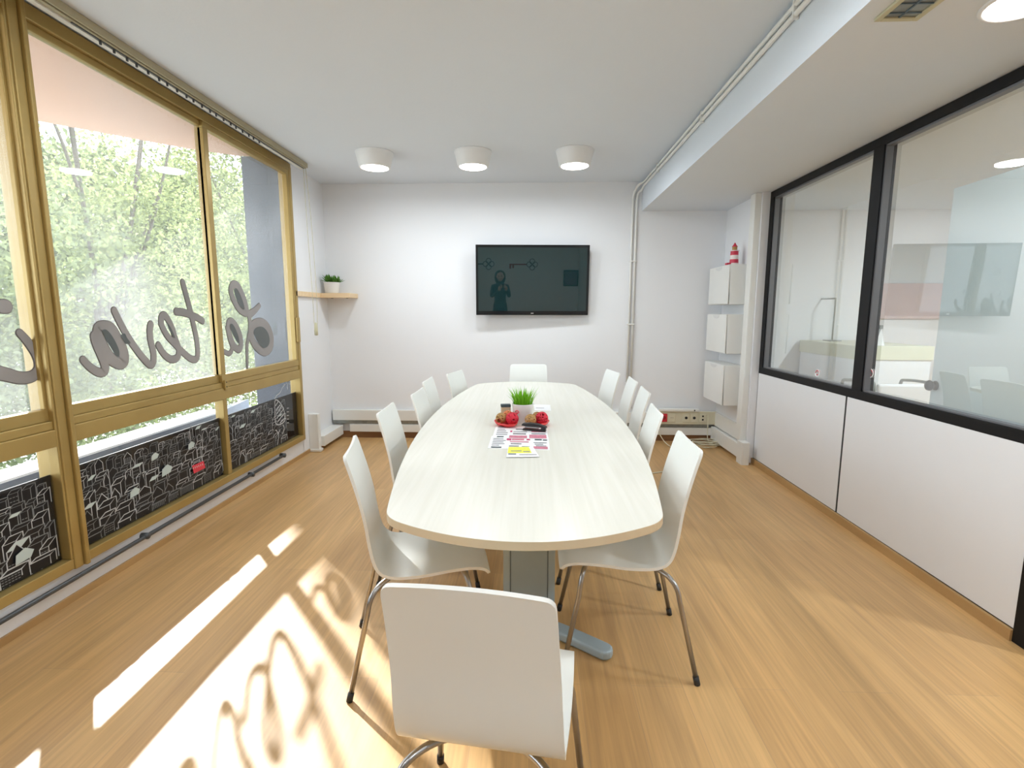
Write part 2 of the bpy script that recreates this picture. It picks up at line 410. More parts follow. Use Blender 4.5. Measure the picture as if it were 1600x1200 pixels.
for W, segs in ((W2, segs2), (W1, segs1), (W0, segs0)):
    for (y0, y1) in segs:
        p = glass_pane(W, y0, y1, ZB1, .765, m='glass_low')
        bm = bmesh.new(); box(bm, XG-.012, XG-.008, y0, y1, ZB1, .632)
        obj('black_film', bm, M['film'], W)

# --- vinyl handwriting on the sashes ("La teva i", read from outside)
def zp(x, y, X=XG+.004):      # position read from the close view of the lettering
    return onx(120 + x/4.4444, 420 + y/4.4444, X)
def flat_stroke(bm, pts, r, mi=0, closed=False, X=None, n=6, thick=.0):
    P = smooth_path(pts, n, closed); N = len(P)
    def disc(c, rr):
        vs = [bm.verts.new((c.x, c.y + rr*cos(2*pi*k/14), c.z + rr*sin(2*pi*k/14))) for k in range(14)]
        bm.faces.new(vs).material_index = mi
    L_, R_ = [], []
    for i in range(N):
        a = P[(i-1)%N] if (closed or i) else P[0]; b = P[(i+1)%N] if (closed or i < N-1) else P[-1]
        t = Vector((0, b.y-a.y, b.z-a.z)); t = t.normalized() if t.length > 1e-9 else Vector((0,1,0))
        nn = Vector((0, -t.z, t.y)); u = i/max(1, N-1)
        rr = r if not isinstance(r, (list, tuple)) else r[0] + (r[1]-r[0])*u
        L_.append(P[i]+nn*rr); R_.append(P[i]-nn*rr)
    return P, L_, R_
def stroke_poly(bm, pts, r, closed=False, mi=0, n=6, lift=0.0):
    """one stroke as a strip with round ends, a hair thicker per stroke so strokes never share a plane"""
    P, L_, R_ = flat_stroke(bm, pts, r, mi, closed, n=n)
    off = Vector((lift, 0, 0)); N = len(P)
    lv = [bm.verts.new(p+off) for p in L_]; rv = [bm.verts.new(p+off) for p in R_]
    for i in range(N if closed else N-1):
        j = (i+1) % N
        bm.faces.new((lv[i], lv[j], rv[j], rv[i])).material_index = mi
    if not closed:
        for e, (c, l, rr_) in enumerate(((P[0], lv[0], rv[0]), (P[-1], lv[-1], rv[-1]))):
            rad = (l.co-rr_.co).length/2; base = math.atan2(l.co.z-c.z, l.co.y-c.y)
            sgn = 1 if e == 0 else -1
            arc = [bm.verts.new((c.x+lift, c.y+rad*cos(base+sgn*pi*k/8), c.z+rad*sin(base+sgn*pi*k/8))) for k in range(1, 8)]
            bm.faces.new([l]+arc+[rr_]).material_index = mi

LET = []   # (points in close-view pixels, radius m, closed)
LET += [([(45,632),(90,680),(150,718),(192,712),(196,668),(172,600),(140,520),(128,470)], (.018,.028), False),
        ([(180,405),(235,415),(280,480),(318,560),(330,630),(300,655),(240,625),(195,560),(160,480),(152,425)], .032, True),
        ([(262,292),(300,370),(355,470),(430,580),(500,660),(530,655),(535,590),(515,500),(508,430),(515,388)], (.020,.022), False),
        ([(568,532),(605,590),(655,628),(700,615),(710,560),(685,480),(655,390),(615,325),(590,335),(588,385)], .021, False),
        ([(588,380),(600,412),(630,465),(680,520),(740,580),(790,622),(828,628),(842,590),(835,500),(815,400),(790,290),(760,180),(738,96)], (.020,.022), False),
        ([(692,297),(750,305),(830,335),(874,362)], .022, False),
        ([(1020,572),(1060,588),(1080,550),(1062,480),(1048,410)], (.016,.022), False),
        ([(1070,365),(1105,395),(1135,460),(1142,530),(1125,560),(1090,530),(1062,450),(1055,390)], .026, True),
        ([(1185,685),(1184,600),(1185,520),(1200,450),(1205,380),(1196,320)], (.014,.026), False),
        ([(1180,305),(1135,285),(1095,225),(1072,155),(1085,112),(1115,115),(1145,165),(1172,240)], .027, True),
        ([(1196,318),(1235,292),(1268,256)], (.030,.020), False),
        ([(1215,430),(1235,385),(1285,375),(1330,410),(1352,480),(1345,545),(1305,575),(1255,545),(1220,490)], .036, True)]
def letters(parent, sel, name='lettering'):
    # outline first (behind), then the face a fraction nearer the room
    bmo = bmesh.new(); bmf = bmesh.new()
    for k, (pts, r, cl) in enumerate(sel):
        P = [zp(*p) if not isinstance(p, Vector) else p for p in pts]
        r2 = tuple(v+.004 for v in r) if isinstance(r, tuple) else r+.004
        stroke_poly(bmo, P, r2, cl, lift=-.0024-.00005*k); stroke_poly(bmf, P, r, cl, lift=.0001*k)
    f = obj(name, bmf, M['vinyl_face'], parent); obj('outline', bmo, M['vinyl_edge'], f)
    return f
M['vinyl_face'] = mat('grey_vinyl_face', (.30, .285, .28), .45, noise=.35, nscale=2.2)
_b = M['vinyl_face'].node_tree.nodes['Principled BSDF']; _b.inputs['Transmission Weight'].default_value = 0
fA = letters(sA, LET[:6]); fB = letters(sB, LET[6:])
def dark_fill(parent, pts, lift=.0032):
    bm = bmesh.new(); P = smooth_path([zp(*p) for p in pts], 5, True)
    bm.faces.new([bm.verts.new(p+Vector((lift,0,0))) for p in P]); obj('dark_fill', bm, M['vinyl_dark'], parent)
dark_fill(fA, [(175,430),(205,425),(250,480),(288,560),(290,605),(265,600),(230,545),(195,485)])
dark_fill(fA, [(302,462),(330,450),(345,480),(370,515),(338,522),(318,495)])
dark_fill(fA, [(620,375),(635,385),(660,430),(680,480),(665,470),(638,425)])
dark_fill(fB, [(1062,388),(1080,385),(1105,430),(1122,500),(1118,518),(1092,480),(1070,430)])
dark_fill(fB, [(1088,150),(1105,140),(1130,180),(1155,240),(1158,282),(1135,265),(1105,210)])
dark_fill(fB, [(1228,430),(1250,405),(1290,405),(1325,445),(1337,500),(1322,540),(1290,548),(1255,510),(1232,465)])
bmo = bmesh.new(); bmf = bmesh.new()
def z2(x, y): return onx(x/3.2, 350+y/3.2, XG+.004)
I1 = [z2(*p) for p in [(100,545),(140,590),(185,660),(196,720),(165,760),(105,770),(40,755),(-30,735),(-90,690),(-130,620)]]
DOT = z2(14, 412)
sI = [(I1, (.016,.032), False), ([DOT, DOT+Vector((0,.012,0))], .028, False)]
letters(list(W1.children)[1], sI)

# --- the painted skyline on the black lower panes
def city(W, y0, y1, seed, tower=False, fills=(), label=None):
    rnd = random.Random(seed)
    bm = bmesh.new(); bmfill = bmesh.new()
    XC = XG+.002
    lift = [0.0]
    def line(pts, r, mi): stroke_poly(bm, [Vector((XC, y, z)) for y, z in pts], r, mi=mi, n=1, lift=lift[0]); lift[0] += 1e-6
    def fill(pts, mi=2):
        lift[0] += 1.5e-5
        bm.faces.new([bm.verts.new((XC+lift[0], a, b)) for a, b in pts]).material_index = mi
        lift[0] += 1.0e-5
    rows = 8
    for r_ in range(rows):
        z = .600 - r_*.047; sz = .034 + r_*.0055
        y = y0 + .01 + rnd.random()*.03
        while y < y1-.04:
            wdt = sz*(.7+rnd.random()*.8); hgt = sz*(1.3+rnd.random()*1.4); dp = sz*(.35+rnd.random()*.45); tp = dp*(.5+rnd.random()*.4)
            zb = max(z-hgt, ZB1+.012); zt = z + rnd.uniform(-.014, .012)
            yr = min(y+wdt, y1-.02-dp)
            if yr-y > .018 and zt-zb > .02:
                mi = 0 if rnd.random() < .45 else 1
                th = .0017 + .0011*r_/rows*rnd.uniform(.8, 1.6)
                kind = rnd.random()
                if kind < .85:
                    fill([(y, zb), (yr, zb), (yr+dp, zb+tp*.6), (yr+dp, zt+tp), (y+dp, zt+tp), (y, zt)])
                    line([(y, zb), (y, zt), (yr, zt), (yr, zb+rnd.random()*.02)], th, mi)
                    line([(y, zt), (y+dp, zt+tp), (yr+dp, zt+tp), (yr, zt)], th, mi)
                    line([(yr+dp, zt+tp), (yr+dp, zb+tp*.6)], th, mi)
                    if rnd.random() < .07: 
                        fill([(y, zt), (yr, zt), (yr+dp, zt+tp), (y+dp, zt+tp)], 3)
                else:
                    fill([(y, zb), (yr, zb), (yr, zt), ((y+yr)/2, zt+tp*1.6), (y, zt)])
                    line([(y, zb), (y, zt), ((y+yr)/2, zt+tp*1.6), (yr, zt), (yr, zb)], th, mi)
                if rnd.random() < .6:
                    nr = rnd.randint(2, 4)
                    for q in range(nr):
                        zz = zt - (q+1)*(zt-zb)/(nr+1); k = y+.007
                        while k < yr-.008:
                            line([(k, zz), (min(k+.007, yr-.004), zz)], .0018, 1); k += .014
            y = yr + dp*rnd.uniform(.5, 1.0) + rnd.random()*.008
    pc = obj('skyline_drawing', bm, [M['chalk'], M['chalk_dim'], M['film'], M['chalkfill']], W)
    for (fy, fz, s) in fills:
        vs = [(fy, fz), (fy+s, fz+.1*s), (fy+1.25*s, fz+.5*s), (fy+.7*s, fz+.85*s), (fy+.1*s, fz+.6*s)]
        bmfill.faces.new([bmfill.verts.new((XC+.0105, a, b)) for a, b in vs])
    if fills: obj('painted_roofs', bmfill, M['chalkfill'], pc)
    else: bmfill.free()
    lift = [0]
    if tower:
        bt = bmesh.new()
        def zq(x, y): return onx(340 + x/7.057, 570 + y/7.057, XG+.012)
        def ln(pts, r, cl=False, n=4):
            lift[0] += 1; stroke_poly(bt, [zq(*p) for p in pts], r, cl, n=n, lift=.000001*lift[0])
        ln([(635,395),(632,520),(640,640),(680,660),(730,630),(742,590),(735,520),(710,450),(670,400)], .005, True)
        for a, b in (((640,450),(665,410)),((645,500),(690,440)),((650,545),(705,460)),((655,590),(720,495)),((665,625),(730,540)),((690,640),(738,590))): ln([a, b], .005, n=1)
        ln([(632,375),(650,340),(690,305),(715,250),(745,215)], .004)
        ln([(770,150),(772,270)], .004, n=1); ln([(752,185),(790,182)], .004, n=1); ln([(756,160),(786,215)], .003, n=1)
        ln([(660,880),(672,800),(660,740),(640,720)], .004); ln([(665,760),(690,715)], .004, n=1); ln([(720,660),(735,700),(715,760)], .004)
        for q in range(5): ln([(765,480+q*40),(785,478+q*40)], .003, n=1)
        obj('tower_drawing', bt, M['chalk'], pc)
    return pc
c1 = city(W2, segs2[0][0], segs2[0][1], 3, fills=[(2.87, .40, .075), (2.80, .52, .05), (2.62, .36, .06), (3.12, .50, .055)])
c2 = city(W2, segs2[1][0], segs2[1][1]-.22, 11, tower=True)
city(W1, segs1[1][0], segs1[1][1], 5, fills=[(1.98, .30, .07)])
city(W1, segs1[0][0], segs1[0][1], 8)
city(W0, segs0[0][0], segs0[0][1], 9)
bm = bmesh.new()
for p in [[(300,728),(318,720),(321,731),(303,740)]]:
    bm.faces.new([bm.verts.new(onx(x, y, XG+.014)) for x, y in p])
obj('red_label', bm, M['red_lbl'], c1)['label'] = 'small red label on the skyline drawing'
bm = bmesh.new()
for k in range(6):
    a = onx(302+k*2.9, 731.5-k*1.15, XG+.0155)
    tube(bm, [a-Vector((0,0,.006)), a+Vector((0,0,.006))], .0014, 6)
obj('label_print', bm, M['paper'], c1)

# curtain track above the window
t = thing('curtain_rail', 'gold vertical-blind track running along the ceiling above the windows', 'curtain rail')
bm = bmesh.new()
box(bm, -2.095, -2.04, -1.2, 4.76, 2.655, H-.001); box(bm, -2.035, -2.025, -1.2, 4.76, 2.66, H-.001)
obj('track', bm, M['rail'], t, bevel=.003)
bm = bmesh.new(); box(bm, -2.09, -2.062, -1.19, 4.75, 2.648, 2.6555)
obj('channel', bm, mat('rail_channel', (.72, .71, .66), .5), t)
bm = bmesh.new()
for k in range(24):
    y = 2.55 + k*.075 + (k % 3)*.006
    if y < 4.0: box(bm, -2.060, -2.052, y, y+.008, 2.634, 2.656)
box(bm, -2.060, -2.052, 2.4, 4.74, 2.651, 2.6555)
obj('runner', bm, M['pipe_dark'], t)
# pull cord
t = thing('pull_cord', 'beige cord with a wooden tassel hanging beside the window', 'cord', (-2.06, 4.745, 0))
bm = bmesh.new()
tube(bm, smooth_path([(0,0,2.655),(.005,.002,2.2),(.02,.004,1.6),(.025,.002,1.27)], 8), .0022, 6)
tube(bm, smooth_path([(.02,0,2.655),(.045,.002,2.2),(.06,.004,1.6),(.055,.002,1.27)], 8), .0022, 6)
obj('cord', bm, M['ivoryframe'], t)
bm = bmesh.new(); lathe(bm, [(.008,1.16),(.016,1.165),(.017,1.2),(.014,1.27),(.006,1.28)], 14, .04, .002)
obj('tassel', bm, M['ivoryframe'], t, smooth=True)

# pipe below the windows
t = thing('heating_pipe', 'dark grey pipe running along the low wall below the windows', 'pipe')
bm = bmesh.new(); tube(bm, [(-2.175, -1.0, .10), (-2.175, 4.27, .128)], .0115, 12)
obj('tube', bm, M['pipe_dark'], t, smooth=True)
for y in (2.67, 3.78, 1.2):
    bm = bmesh.new(); tube(bm, [(-2.20, y, .122), (-2.160, y, .122)], .018, 12); obj('clip', bm, M['pipe_dark'], t, smooth=True)
bm = bmesh.new(); tube(bm, [(-2.20, 4.285, .132), (-2.155, 4.285, .132)], .019, 14); obj('end_cap', bm, M['pipe_dark'], t, smooth=True)

# white casing on the left wall
bm = bmesh.new(); box(bm, XL, XL+.10, 4.87, 4.93, .02, .385); box(bm, XL+.0, XL+.115, 4.862, 4.935, .0, .03)
tag(obj('cable_casing', bm, M['white_plastic'], bevel=.008), 'upright white cable casing on the low wall beyond the window', 'casing')

# ------------------------------------------------------------------ outside
bm = bmesh.new()
prism(bm, [(-2.32,-3),(-4.6,-3),(-4.3,2.6),(-3.63,3.84),(-2.93,4.52),(-2.62,4.73),(-2.32,4.73)], 2.76, 2.95)
struct('balcony_soffit', 'peach coloured underside of the balcony above the window', bm, M['peach'], 'soffit')
struct('wall_fin', 'slate grey fin wall outside at the end of the window', bx(-2.62, -2.272, 4.735, 5.05, -.3, 2.76), M['slate'], 'wall')
bm = bmesh.new(); prism(bm, [(-3.2,-3),(-3.05,-3),(-3.05,4.84),(-3.2,5.6)], -.3, .405); box(bm, -3.24, -3.02, -3, 4.84, .405, .42, mi=1)
struct('wall_parapet', 'slate grey balcony parapet with pale coping outside the windows', bm, [M['slate'], M['concrete']], 'wall')
struct('balcony_floor', 'pale balcony slab outside the windows', bx(-3.2, -2.32, -3, 5.4, -.4, -.2), M['concrete'], 'floor')
struct('street_ground', 'pale street surface below the balcony', bx(-60, -3.3, -40, 60, -3.7, -3.5), M['asphalt'], 'ground')

def tree(name, label, base, crown, n, m, seed, size=.115, trunk=True, lim=True):
    rnd = random.Random(seed)
    t = thing(name, label, 'tree', (base[0], base[1], -3.5), 0, 'trees beyond the balcony')
    B = Vector((base[0], base[1], -3.5))
    bm = bmesh.new(); cz = crown[0][2]
    tube(bm, smooth_path([(0,0,0),(.1,.05,1.5),(-.05,.1,cz+3.5-1),(0,0,cz+3.5)], 5), [.11-.004*k for k in range(16)], 8)
    for (cx, cy, cz_, rx, ry, rz_) in crown:
        for q in range(3):
            e = Vector((cx+rnd.uniform(-.6,.6)*rx, cy+rnd.uniform(-.6,.6)*ry, cz_+rnd.uniform(-.5,.5)*rz_))-B
            s = Vector((0, 0, cz+3.5-1.2)); mid = (s+e)/2+Vector((rnd.uniform(-.3,.3), rnd.uniform(-.3,.3), .2))
            tube(bm, smooth_path([s, mid, e], 4), [.045,.042,.038,.034,.03,.025,.02,.014,.01], 6)
    obj('trunk', bm, M['bark'], t, smooth=True)
    bm = bmesh.new(); per = n//len(crown)
    for (cx, cy, cz_, rx, ry, rz_) in crown:
        # leaves come in clumps so that light gaps stay
        clumps = []
        for _ in range(per//26):
            while True:
                p = Vector((rnd.uniform(-1,1), rnd.uniform(-1,1), rnd.uniform(-1,1)))
                if .25 < p.length < 1: break
            clumps.append(Vector((cx+p.x*rx, cy+p.y*ry, cz_+p.z*rz_)))
        for c in clumps:
            for _ in range(26):
                q = c + Vector((rnd.gauss(0,.26), rnd.gauss(0,.26), rnd.gauss(0,.18)))
                if lim:   # cull leaves on the sun's path, a gap cut to shape the floor patch
                    k = (XL-q.x)/SUN.x; h_ = q + SUN*k
                    if -1.3 < h_.y < 3.80 and .2 < h_.z < 2.3 and rnd.random() < .965: continue
                s = size*rnd.uniform(.5, 1.1)
                a = Vector((rnd.gauss(0,1), rnd.gauss(0,1), rnd.gauss(0,1))).normalized(); b = a.orthogonal().normalized()
                pts = [q-B-a*s*.5, q-B+b*s*.25, q-B+a*s*.5, q-B-b*s*.25]
                bm.faces.new([bm.verts.new(v) for v in pts])
    obj('foliage', bm, m, t)
    return t
tree('leafy_tree', 'pale green leafy tree filling the middle of the big window', (-9, 10.5), [(-8.5,9.5,1.6,2.3,2.6,2.4),(-8.5,12.2,3.2,2.0,2.6,2.6),(-8.6,11.8,.0,2.2,2.6,1.8),(-7.2,10.35,6.3,.8,.75,1.3),(-7.2,8.2,6.3,.8,1.8,.9)], 60000, M['leafA'], 1)  # last two crowns sit out of view, added to block and dapple sunlight
tree('leafy_tree', 'yellow-green tree behind the narrow right window pane', (-8, 15.5), [(-7.5,15.5,2.6,2.2,2.6,3.0),(-7.2,12.9,6.6,1.6,1.4,1.9),(-7,14.2,.2,2,2.4,1.8)], 34000, M['leafA'], 2)  # second crown stands high, added to hold back the sun
tree('leafy_tree', 'darker green tree near the broad window post', (-8.5, 6.6), [(-8.4,6.4,2.4,2.2,2.4,2.2),(-8.2,7.3,-.3,2.2,2.2,1.8),(-7.6,3.6,.9,2,2.2,2.4)], 32000, M['leafB'], 3)
tree('leafy_tree', 'far mid-green tree seen through gaps between nearer crowns', (-14, 17), [(-14,15,2.5,3,5,4.0),(-14,22,3,3,5,4.5)], 50000, M['leafB'], 4, .3)

# ------------------------------------------------------------------ partition (right)
P = struct('wall_partition', 'black framed glass partition with white lower panels', cat='partition')
PX0, PX1 = 2.05, 2.125
bm = bmesh.new()
box(bm, PX0, PX1, 1.0, 4.68, .84, .895)
box(bm, PX0, PX1, 1.0, 4.68, 2.355, HL-.002)
box(bm, PX0, PX1, 4.615, 4.68, .895, 2.355)
box(bm, PX0, PX1, 3.235, 3.33, .895, 2.355)
box(bm, PX0-.006, PX1, 1.96, 2.083, 0, 2.355)
obj('frame', bm, M['black'], P, bevel=.002)
for (y0, y1) in ((3.33, 4.615), (2.083, 3.235)):
    bm = bmesh.new(); vs = [bm.verts.new((2.10, y, z)) for y, z in ((y0,.895),(y1,.895),(y1,2.355),(y0,2.355))]; bm.faces.new(vs)
    g = obj('glass_pane', bm, M['glass2'], P)
M['reveal'] = mat('lit_reveal_grey', (.16, .16, .17), .45, .3)  # frame's inner side as it looks lit, lightness put into this grey
bm = bmesh.new()
for (y0, y1) in ((3.33, 4.615), (2.083, 3.235)):
    box(bm, 2.06, 2.098, y1-.012, y1, .895, 2.355); box(bm, 2.06, 2.098, y0, y0+.004, .895, 2.355)
    box(bm, 2.06, 2.098, y0, y1, 2.343, 2.355); box(bm, 2.06, 2.098, y0, y1, .895, .903)
obj('glazing_bead', bm, M['reveal'], P)
for (y0, y1) in ((3.380, 4.672), (2.083, 3.360)):
    obj('lower_panel', bx(2.05, 2.12, y0, y1, .056, .84), M['panel'], P)
obj('joint', bx(2.052, 2.118, 2.083, 4.68, .05, .84), M['gap'], P)
# glass door side and solid part nearer than the frame post
obj('door_opening_panel', bx(2.06, 2.12, YB, 1.0, 0, HL-.003), M['panel'], P)
# stickers on the glass
for k, (px, py) in enumerate(((1277, 583), (1360, 583))):
    c = onx(px, py, 2.094)
    s = thing('glass_sticker', ['small round red house sticker low on the far glass pane', 'small round red house sticker just right of the black mullion'][k], 'sticker', c, 0, 'logo stickers on the partition glass')
    bm = bmesh.new()
    P_ = [Vector((0, .026*cos(a), .026*sin(a))) for a in [2*pi*i/20 for i in range(20)]]
    tube(bm, P_, .0028, 6, closed=True); obj('ring', bm, M['paper'], s)
    bm = bmesh.new(); tube(bm, [(0,-.024,-.001),(0,-.014,.014),(0,0,.022),(0,.014,.014),(0,.024,-.001)], .0022, 6); obj('roof_mark', bm, M['red_lbl'], s)
    bm = bmesh.new(); box(bm, -.001, .001, -.006, .006, -.016, -.007); obj('door_mark', bm, M['red_lbl'], s)

# ------------------------------------------------------------------ office beyond the glass
d = struct('door_1', 'white office door standing open behind the glass', cat='door')
d.location = (2.165, 2.10, 0); d.rotation_euler = (0, 0, radians(-4.0))
obj('door_leaf', bx(0, .04, 0, .81, .005, 2.03), M['panel'], d, bevel=.002)
for s, x in ((-1, 0), (1, .04)):
    bm = bmesh.new()
    prof = [(.026,0),(.026,.004),(.012,.006),(.011,.022),(.024,.030),(.030,.042),(.026,.056),(.010,.062)]
    lathe(bm, prof, 20)
    bmesh.ops.rotate(bm, verts=bm.verts[:], cent=(0,0,0), matrix=Matrix.Rotation(s*pi/2, 3, 'Y'))
    bmesh.ops.translate(bm, verts=bm.verts[:], vec=(x, .775, .985))
    if s == -1: bmesh.ops.scale(bm, vec=(.75,1,1), verts=bm.verts[:])
    obj('door_knob', bm, mat('dark_bronze_%s' % ('front' if s < 0 else 'rear'), (.05,.05,.048), .35, .6), d, smooth=True)
t = thing('reception_counter', 'white counter with a pale wooden band in the office behind the glass', 'counter', (3.1, 4.9, 0))
obj('body', bx(-.30, .30, -.42, .55, 0, .98), M['panel'], t, bevel=.004)
obj('counter_band', bx(-.31, .31, -.43, .56, .98, 1.10), mat('pale_green_wood', (.66,.66,.50), .5), t, bevel=.004)
t = thing('table_lamp', 'thin grey angular lamp standing on the office counter', 'lamp', (3.0, 5.25, 1.10))
bm = bmesh.new(); tube(bm, [(0,0,.012),(0,0,.42)], .007, 8); obj('lamp_post', bm, M['tube'], t)
bm = bmesh.new(); tube(bm, [(0,0,.42),(0,.30,.42)], .008, 8); obj('lamp_arm', bm, M['tube'], t)
obj('lamp_base', bx(-.06,.06,-.06,.06,0,.012), M['tube'], t, bevel=.003)
t = thing('calendar_stand', 'small grey and white desk calendar on the office counter', 'calendar', (3.0, 4.62, 1.10))
bm = bmesh.new()
vs = [bm.verts.new(p) for p in ((-.04,-.08,0),(.04,-.08,0),(.04,.08,0),(-.04,.08,0),(0,-.08,.15),(0,.08,.15))]
for f in ((0,1,4),(3,5,2),(0,4,5,3),(1,2,5,4),(0,3,2,1)): bm.faces.new([vs[i] for i in f])
obj('stand', bm, M['paper'], t)
obj('header_strip', bx(-.012,.012,-.081,.081,.145,.175), M['tube'], t)
t = thing('notice_board', 'pink and white board on the office wall behind the glass', 'board', (3.95, D-.03, 0))
obj('board', bx(-.40,.45,0,.03,1.32,1.68), mat('pale_pink_board', (.74,.60,.60), .6, noise=.1, nscale=4), t, bevel=.003)
obj('edge_strip', bx(-.46,-.40,-.005,.03,1.32,1.68), M['red_lbl'], t)
t = thing('office_chair', 'pale office chair with curved grey arm behind the partition panel', 'chair', (2.75, 4.05, 0))
bm = bmesh.new(); box(bm, -.22,.22,-.22,.22,.46,.52); obj('seat', bm, M['panel'], t, bevel=.02)
bm = bmesh.new(); box(bm, -.20,.20,-.23,-.19,.60,.86); obj('backrest', bm, M['panel'], t, bevel=.015)
for s in (-1, 1):
    bm = bmesh.new(); tube(bm, smooth_path([(s*.23,-.20,.55),(s*.23,-.22,.84),(s*.23,-.15,.86),(s*.23,.10,.85),(s*.23,.17,.80),(s*.23,.18,.46)], 5), .012, 8); obj('armrest', bm, M['tube'], t, smooth=True)
for sx in (-1,1):
    for sy in (-1,1):
        bm = bmesh.new(); tube(bm, [(sx*.18, sy*.18, .47), (sx*.22, sy*.22, 0)], .012, 8); obj('leg', bm, M['steel'], t)

# ------------------------------------------------------------------ conduit along beam and back wall
t = thing('conduit', 'pair of slim white pipes rising up the end wall and along the beam', 'pipe')
def arc_path(pts): return pts
for x, zt in ((1.022, 2.668), (1.062, 2.63)):
    bm = bmesh.new()
    tube(bm, [(x,5.485,.42 if x > 1.05 else .32),(x,5.485,2.50)] + smooth_path([(x,5.485,2.5),(x+.01,5.48,2.58),(x+.04,5.44,zt-.02),(1.105,5.35,zt),(1.105,5.1,zt)], 5)[1:] + [(1.105, YB, zt)], .0115, 10)
    obj('pipe', bm, M['white_plastic'], t, smooth=True)
for z in (.62, 1.25, 1.9):
    bm = bmesh.new(); box(bm, 1.003, 1.082, 5.468, 5.5, z, z+.014); obj('clip', bm, M['white_plastic'], t, bevel=.003)
bm = bmesh.new(); lathe(bm, [(.016,.36),(.016,.42),(.013,.425)], 14, 1.062, 5.484); obj('coupling', bm, M['white_plastic'], t, smooth=True)
for y in (4.8, 3.6, 2.4):
    bm = bmesh.new(); box(bm, 1.092, 1.119, y, y+.014, 2.61, 2.685); obj('clip', bm, M['white_plastic'], t, bevel=.003)

# ------------------------------------------------------------------ lamps
def ceiling_lamp(x, y, label):
    t = thing('ceiling_light', label, 'ceiling lamp', (x, y, H), 0, 'white drum lamps on the ceiling')
    bm = bmesh.new(); lathe(bm, [(.158,0),(.158,-.006),(.150,-.03),(.128,-.118),(.120,-.125),(.112,-.120)], 40, cap1=False)
    obj('lamp_shade', bm, M['lampbody'], t, smooth=True)
    bm = bmesh.new(); lathe(bm, [(.113,-.112),(.113,-.121),(.07,-.127),(.001,-.129)], 32, cap1=True)
    obj('diffuser', bm, M['lamp'], t, smooth=True)
    ld = bpy.data.lights.new('lamp_light', 'AREA'); ld.shape = 'DISK'; ld.size = .22; ld.energy = LAMP_W; ld.color = (.88, .95, 1)
    lo = bpy.data.objects.new('lamp_light', ld); C.objects.link(lo); lo.parent = t; lo.location = (0, 0, -.132)
    return t
for x, l in ((-1.33, 'white drum ceiling lamp nearest the window'), (-.50, 'white drum ceiling lamp in the middle above the table'), (.345, 'white drum ceiling lamp nearest the beam')):
    ceiling_lamp(x, 4.47, l)
for x, y, l in ((.37, 1.93, 'white drum ceiling lamp above the near end of the table'), (-1.3, 1.93, 'white drum ceiling lamp by the big window near the camera'), (-.9, -.4, 'white drum ceiling lamp behind the camera, window side'), (.37, -.4, 'white drum ceiling lamp behind the camera, beam side')):
    ceiling_lamp(x, y, l)
def recessed(x, y, label, z=HL, w=LAMP_W):
    t = thing('recessed_light', label, 'ceiling lamp', (x, y, z), 0, 'recessed lamps in the lowered ceiling')
    bm = bmesh.new(); lathe(bm, [(.125,0),(.125,-.006),(.112,-.008),(.11,0)], 36, cap0=False, cap1=False); obj('trim_ring', bm, M['lampbody'], t, smooth=True)
    bm = bmesh.new(); lathe(bm, [(.11,-.001),(.11,-.004),(.001,-.004)], 32); obj('diffuser', bm, M['lamp'], t)
    ld = bpy.data.lights.new('lamp_light', 'AREA'); ld.shape = 'DISK'; ld.size = .2; ld.energy = w; ld.color = (.88, .95, 1)
    lo = bpy.data.objects.new('lamp_light', ld); C.objects.link(lo); lo.parent = t; lo.location = (0, 0, -.008)
recessed(1.64, 1.93, 'round recessed lamp in the lowered ceiling, top right corner')
recessed(1.64, -.4, 'round recessed lamp behind the camera')
recessed(3.6, 3.3, 'round recessed lamp in the office', w=60)
recessed(3.6, .8, 'round recessed lamp in the near part of the office', w=60)
t = thing('ceiling_vent', 'old grey recessed grille with yellowed frame in the lowered ceiling', 'vent', (1.275, 1.7, HL))
bm = bmesh.new(); box(bm, -.075,-.055,-.32,.32,-.012,-.0005); box(bm, .055,.075,-.32,.32,-.012,-.0005); box(bm, -.055,.055,.30,.32,-.012,-.0005); box(bm, -.055,.055,-.32,-.30,-.012,-.0005)
obj('frame', bm, M['ivoryframe'], t, bevel=.003)
bm = bmesh.new(); box(bm, -.055,.055,-.30,.30,-.006,-.0008)
obj('reflector', bm, M['tube'], t)
bm = bmesh.new()
for k in range(11): box(bm, -.055,.055,-.28+k*.055,-.276+k*.055,-.010,-.006)
box(bm, -.003,.003,-.30,.30,-.010,-.006)
obj('louvre', bm, M['bluegrey_d'], t)

# ------------------------------------------------------------------ television
t = thing('television', 'black wall mounted flat television with dark teal screen', 'television', (.003, 5.372, 1.705))
t.rotation_euler = (radians(2.85), 0, radians(3.1))
TW, TH = .583, .355
bm = bmesh.new(); box(bm, -TW, TW, 0, .035, -TH, TH); obj('casing', bm, M['tvframe'], t, bevel=.004)
bm = bmesh.new(); box(bm, -TW+.024, TW-.024, -.0012, .002, -TH+.042, TH-.026); obj('screen', bm, M['screen'], t)
bm = bmesh.new(); box(bm, -.014, .014, -.002, .001, -TH+.014, -TH+.024); obj('maker_mark', bm, M['silver'], t)
bm = bmesh.new(); box(bm, -.16, .16, .035, .105, -.15, .15); obj('wall_bracket', bm, M['black'], t)
bm = bmesh.new(); box(bm, -.36, .36, .035, .055, -.3, .2); obj('rear_housing', bm, M['tvframe'], t, bevel=.01)

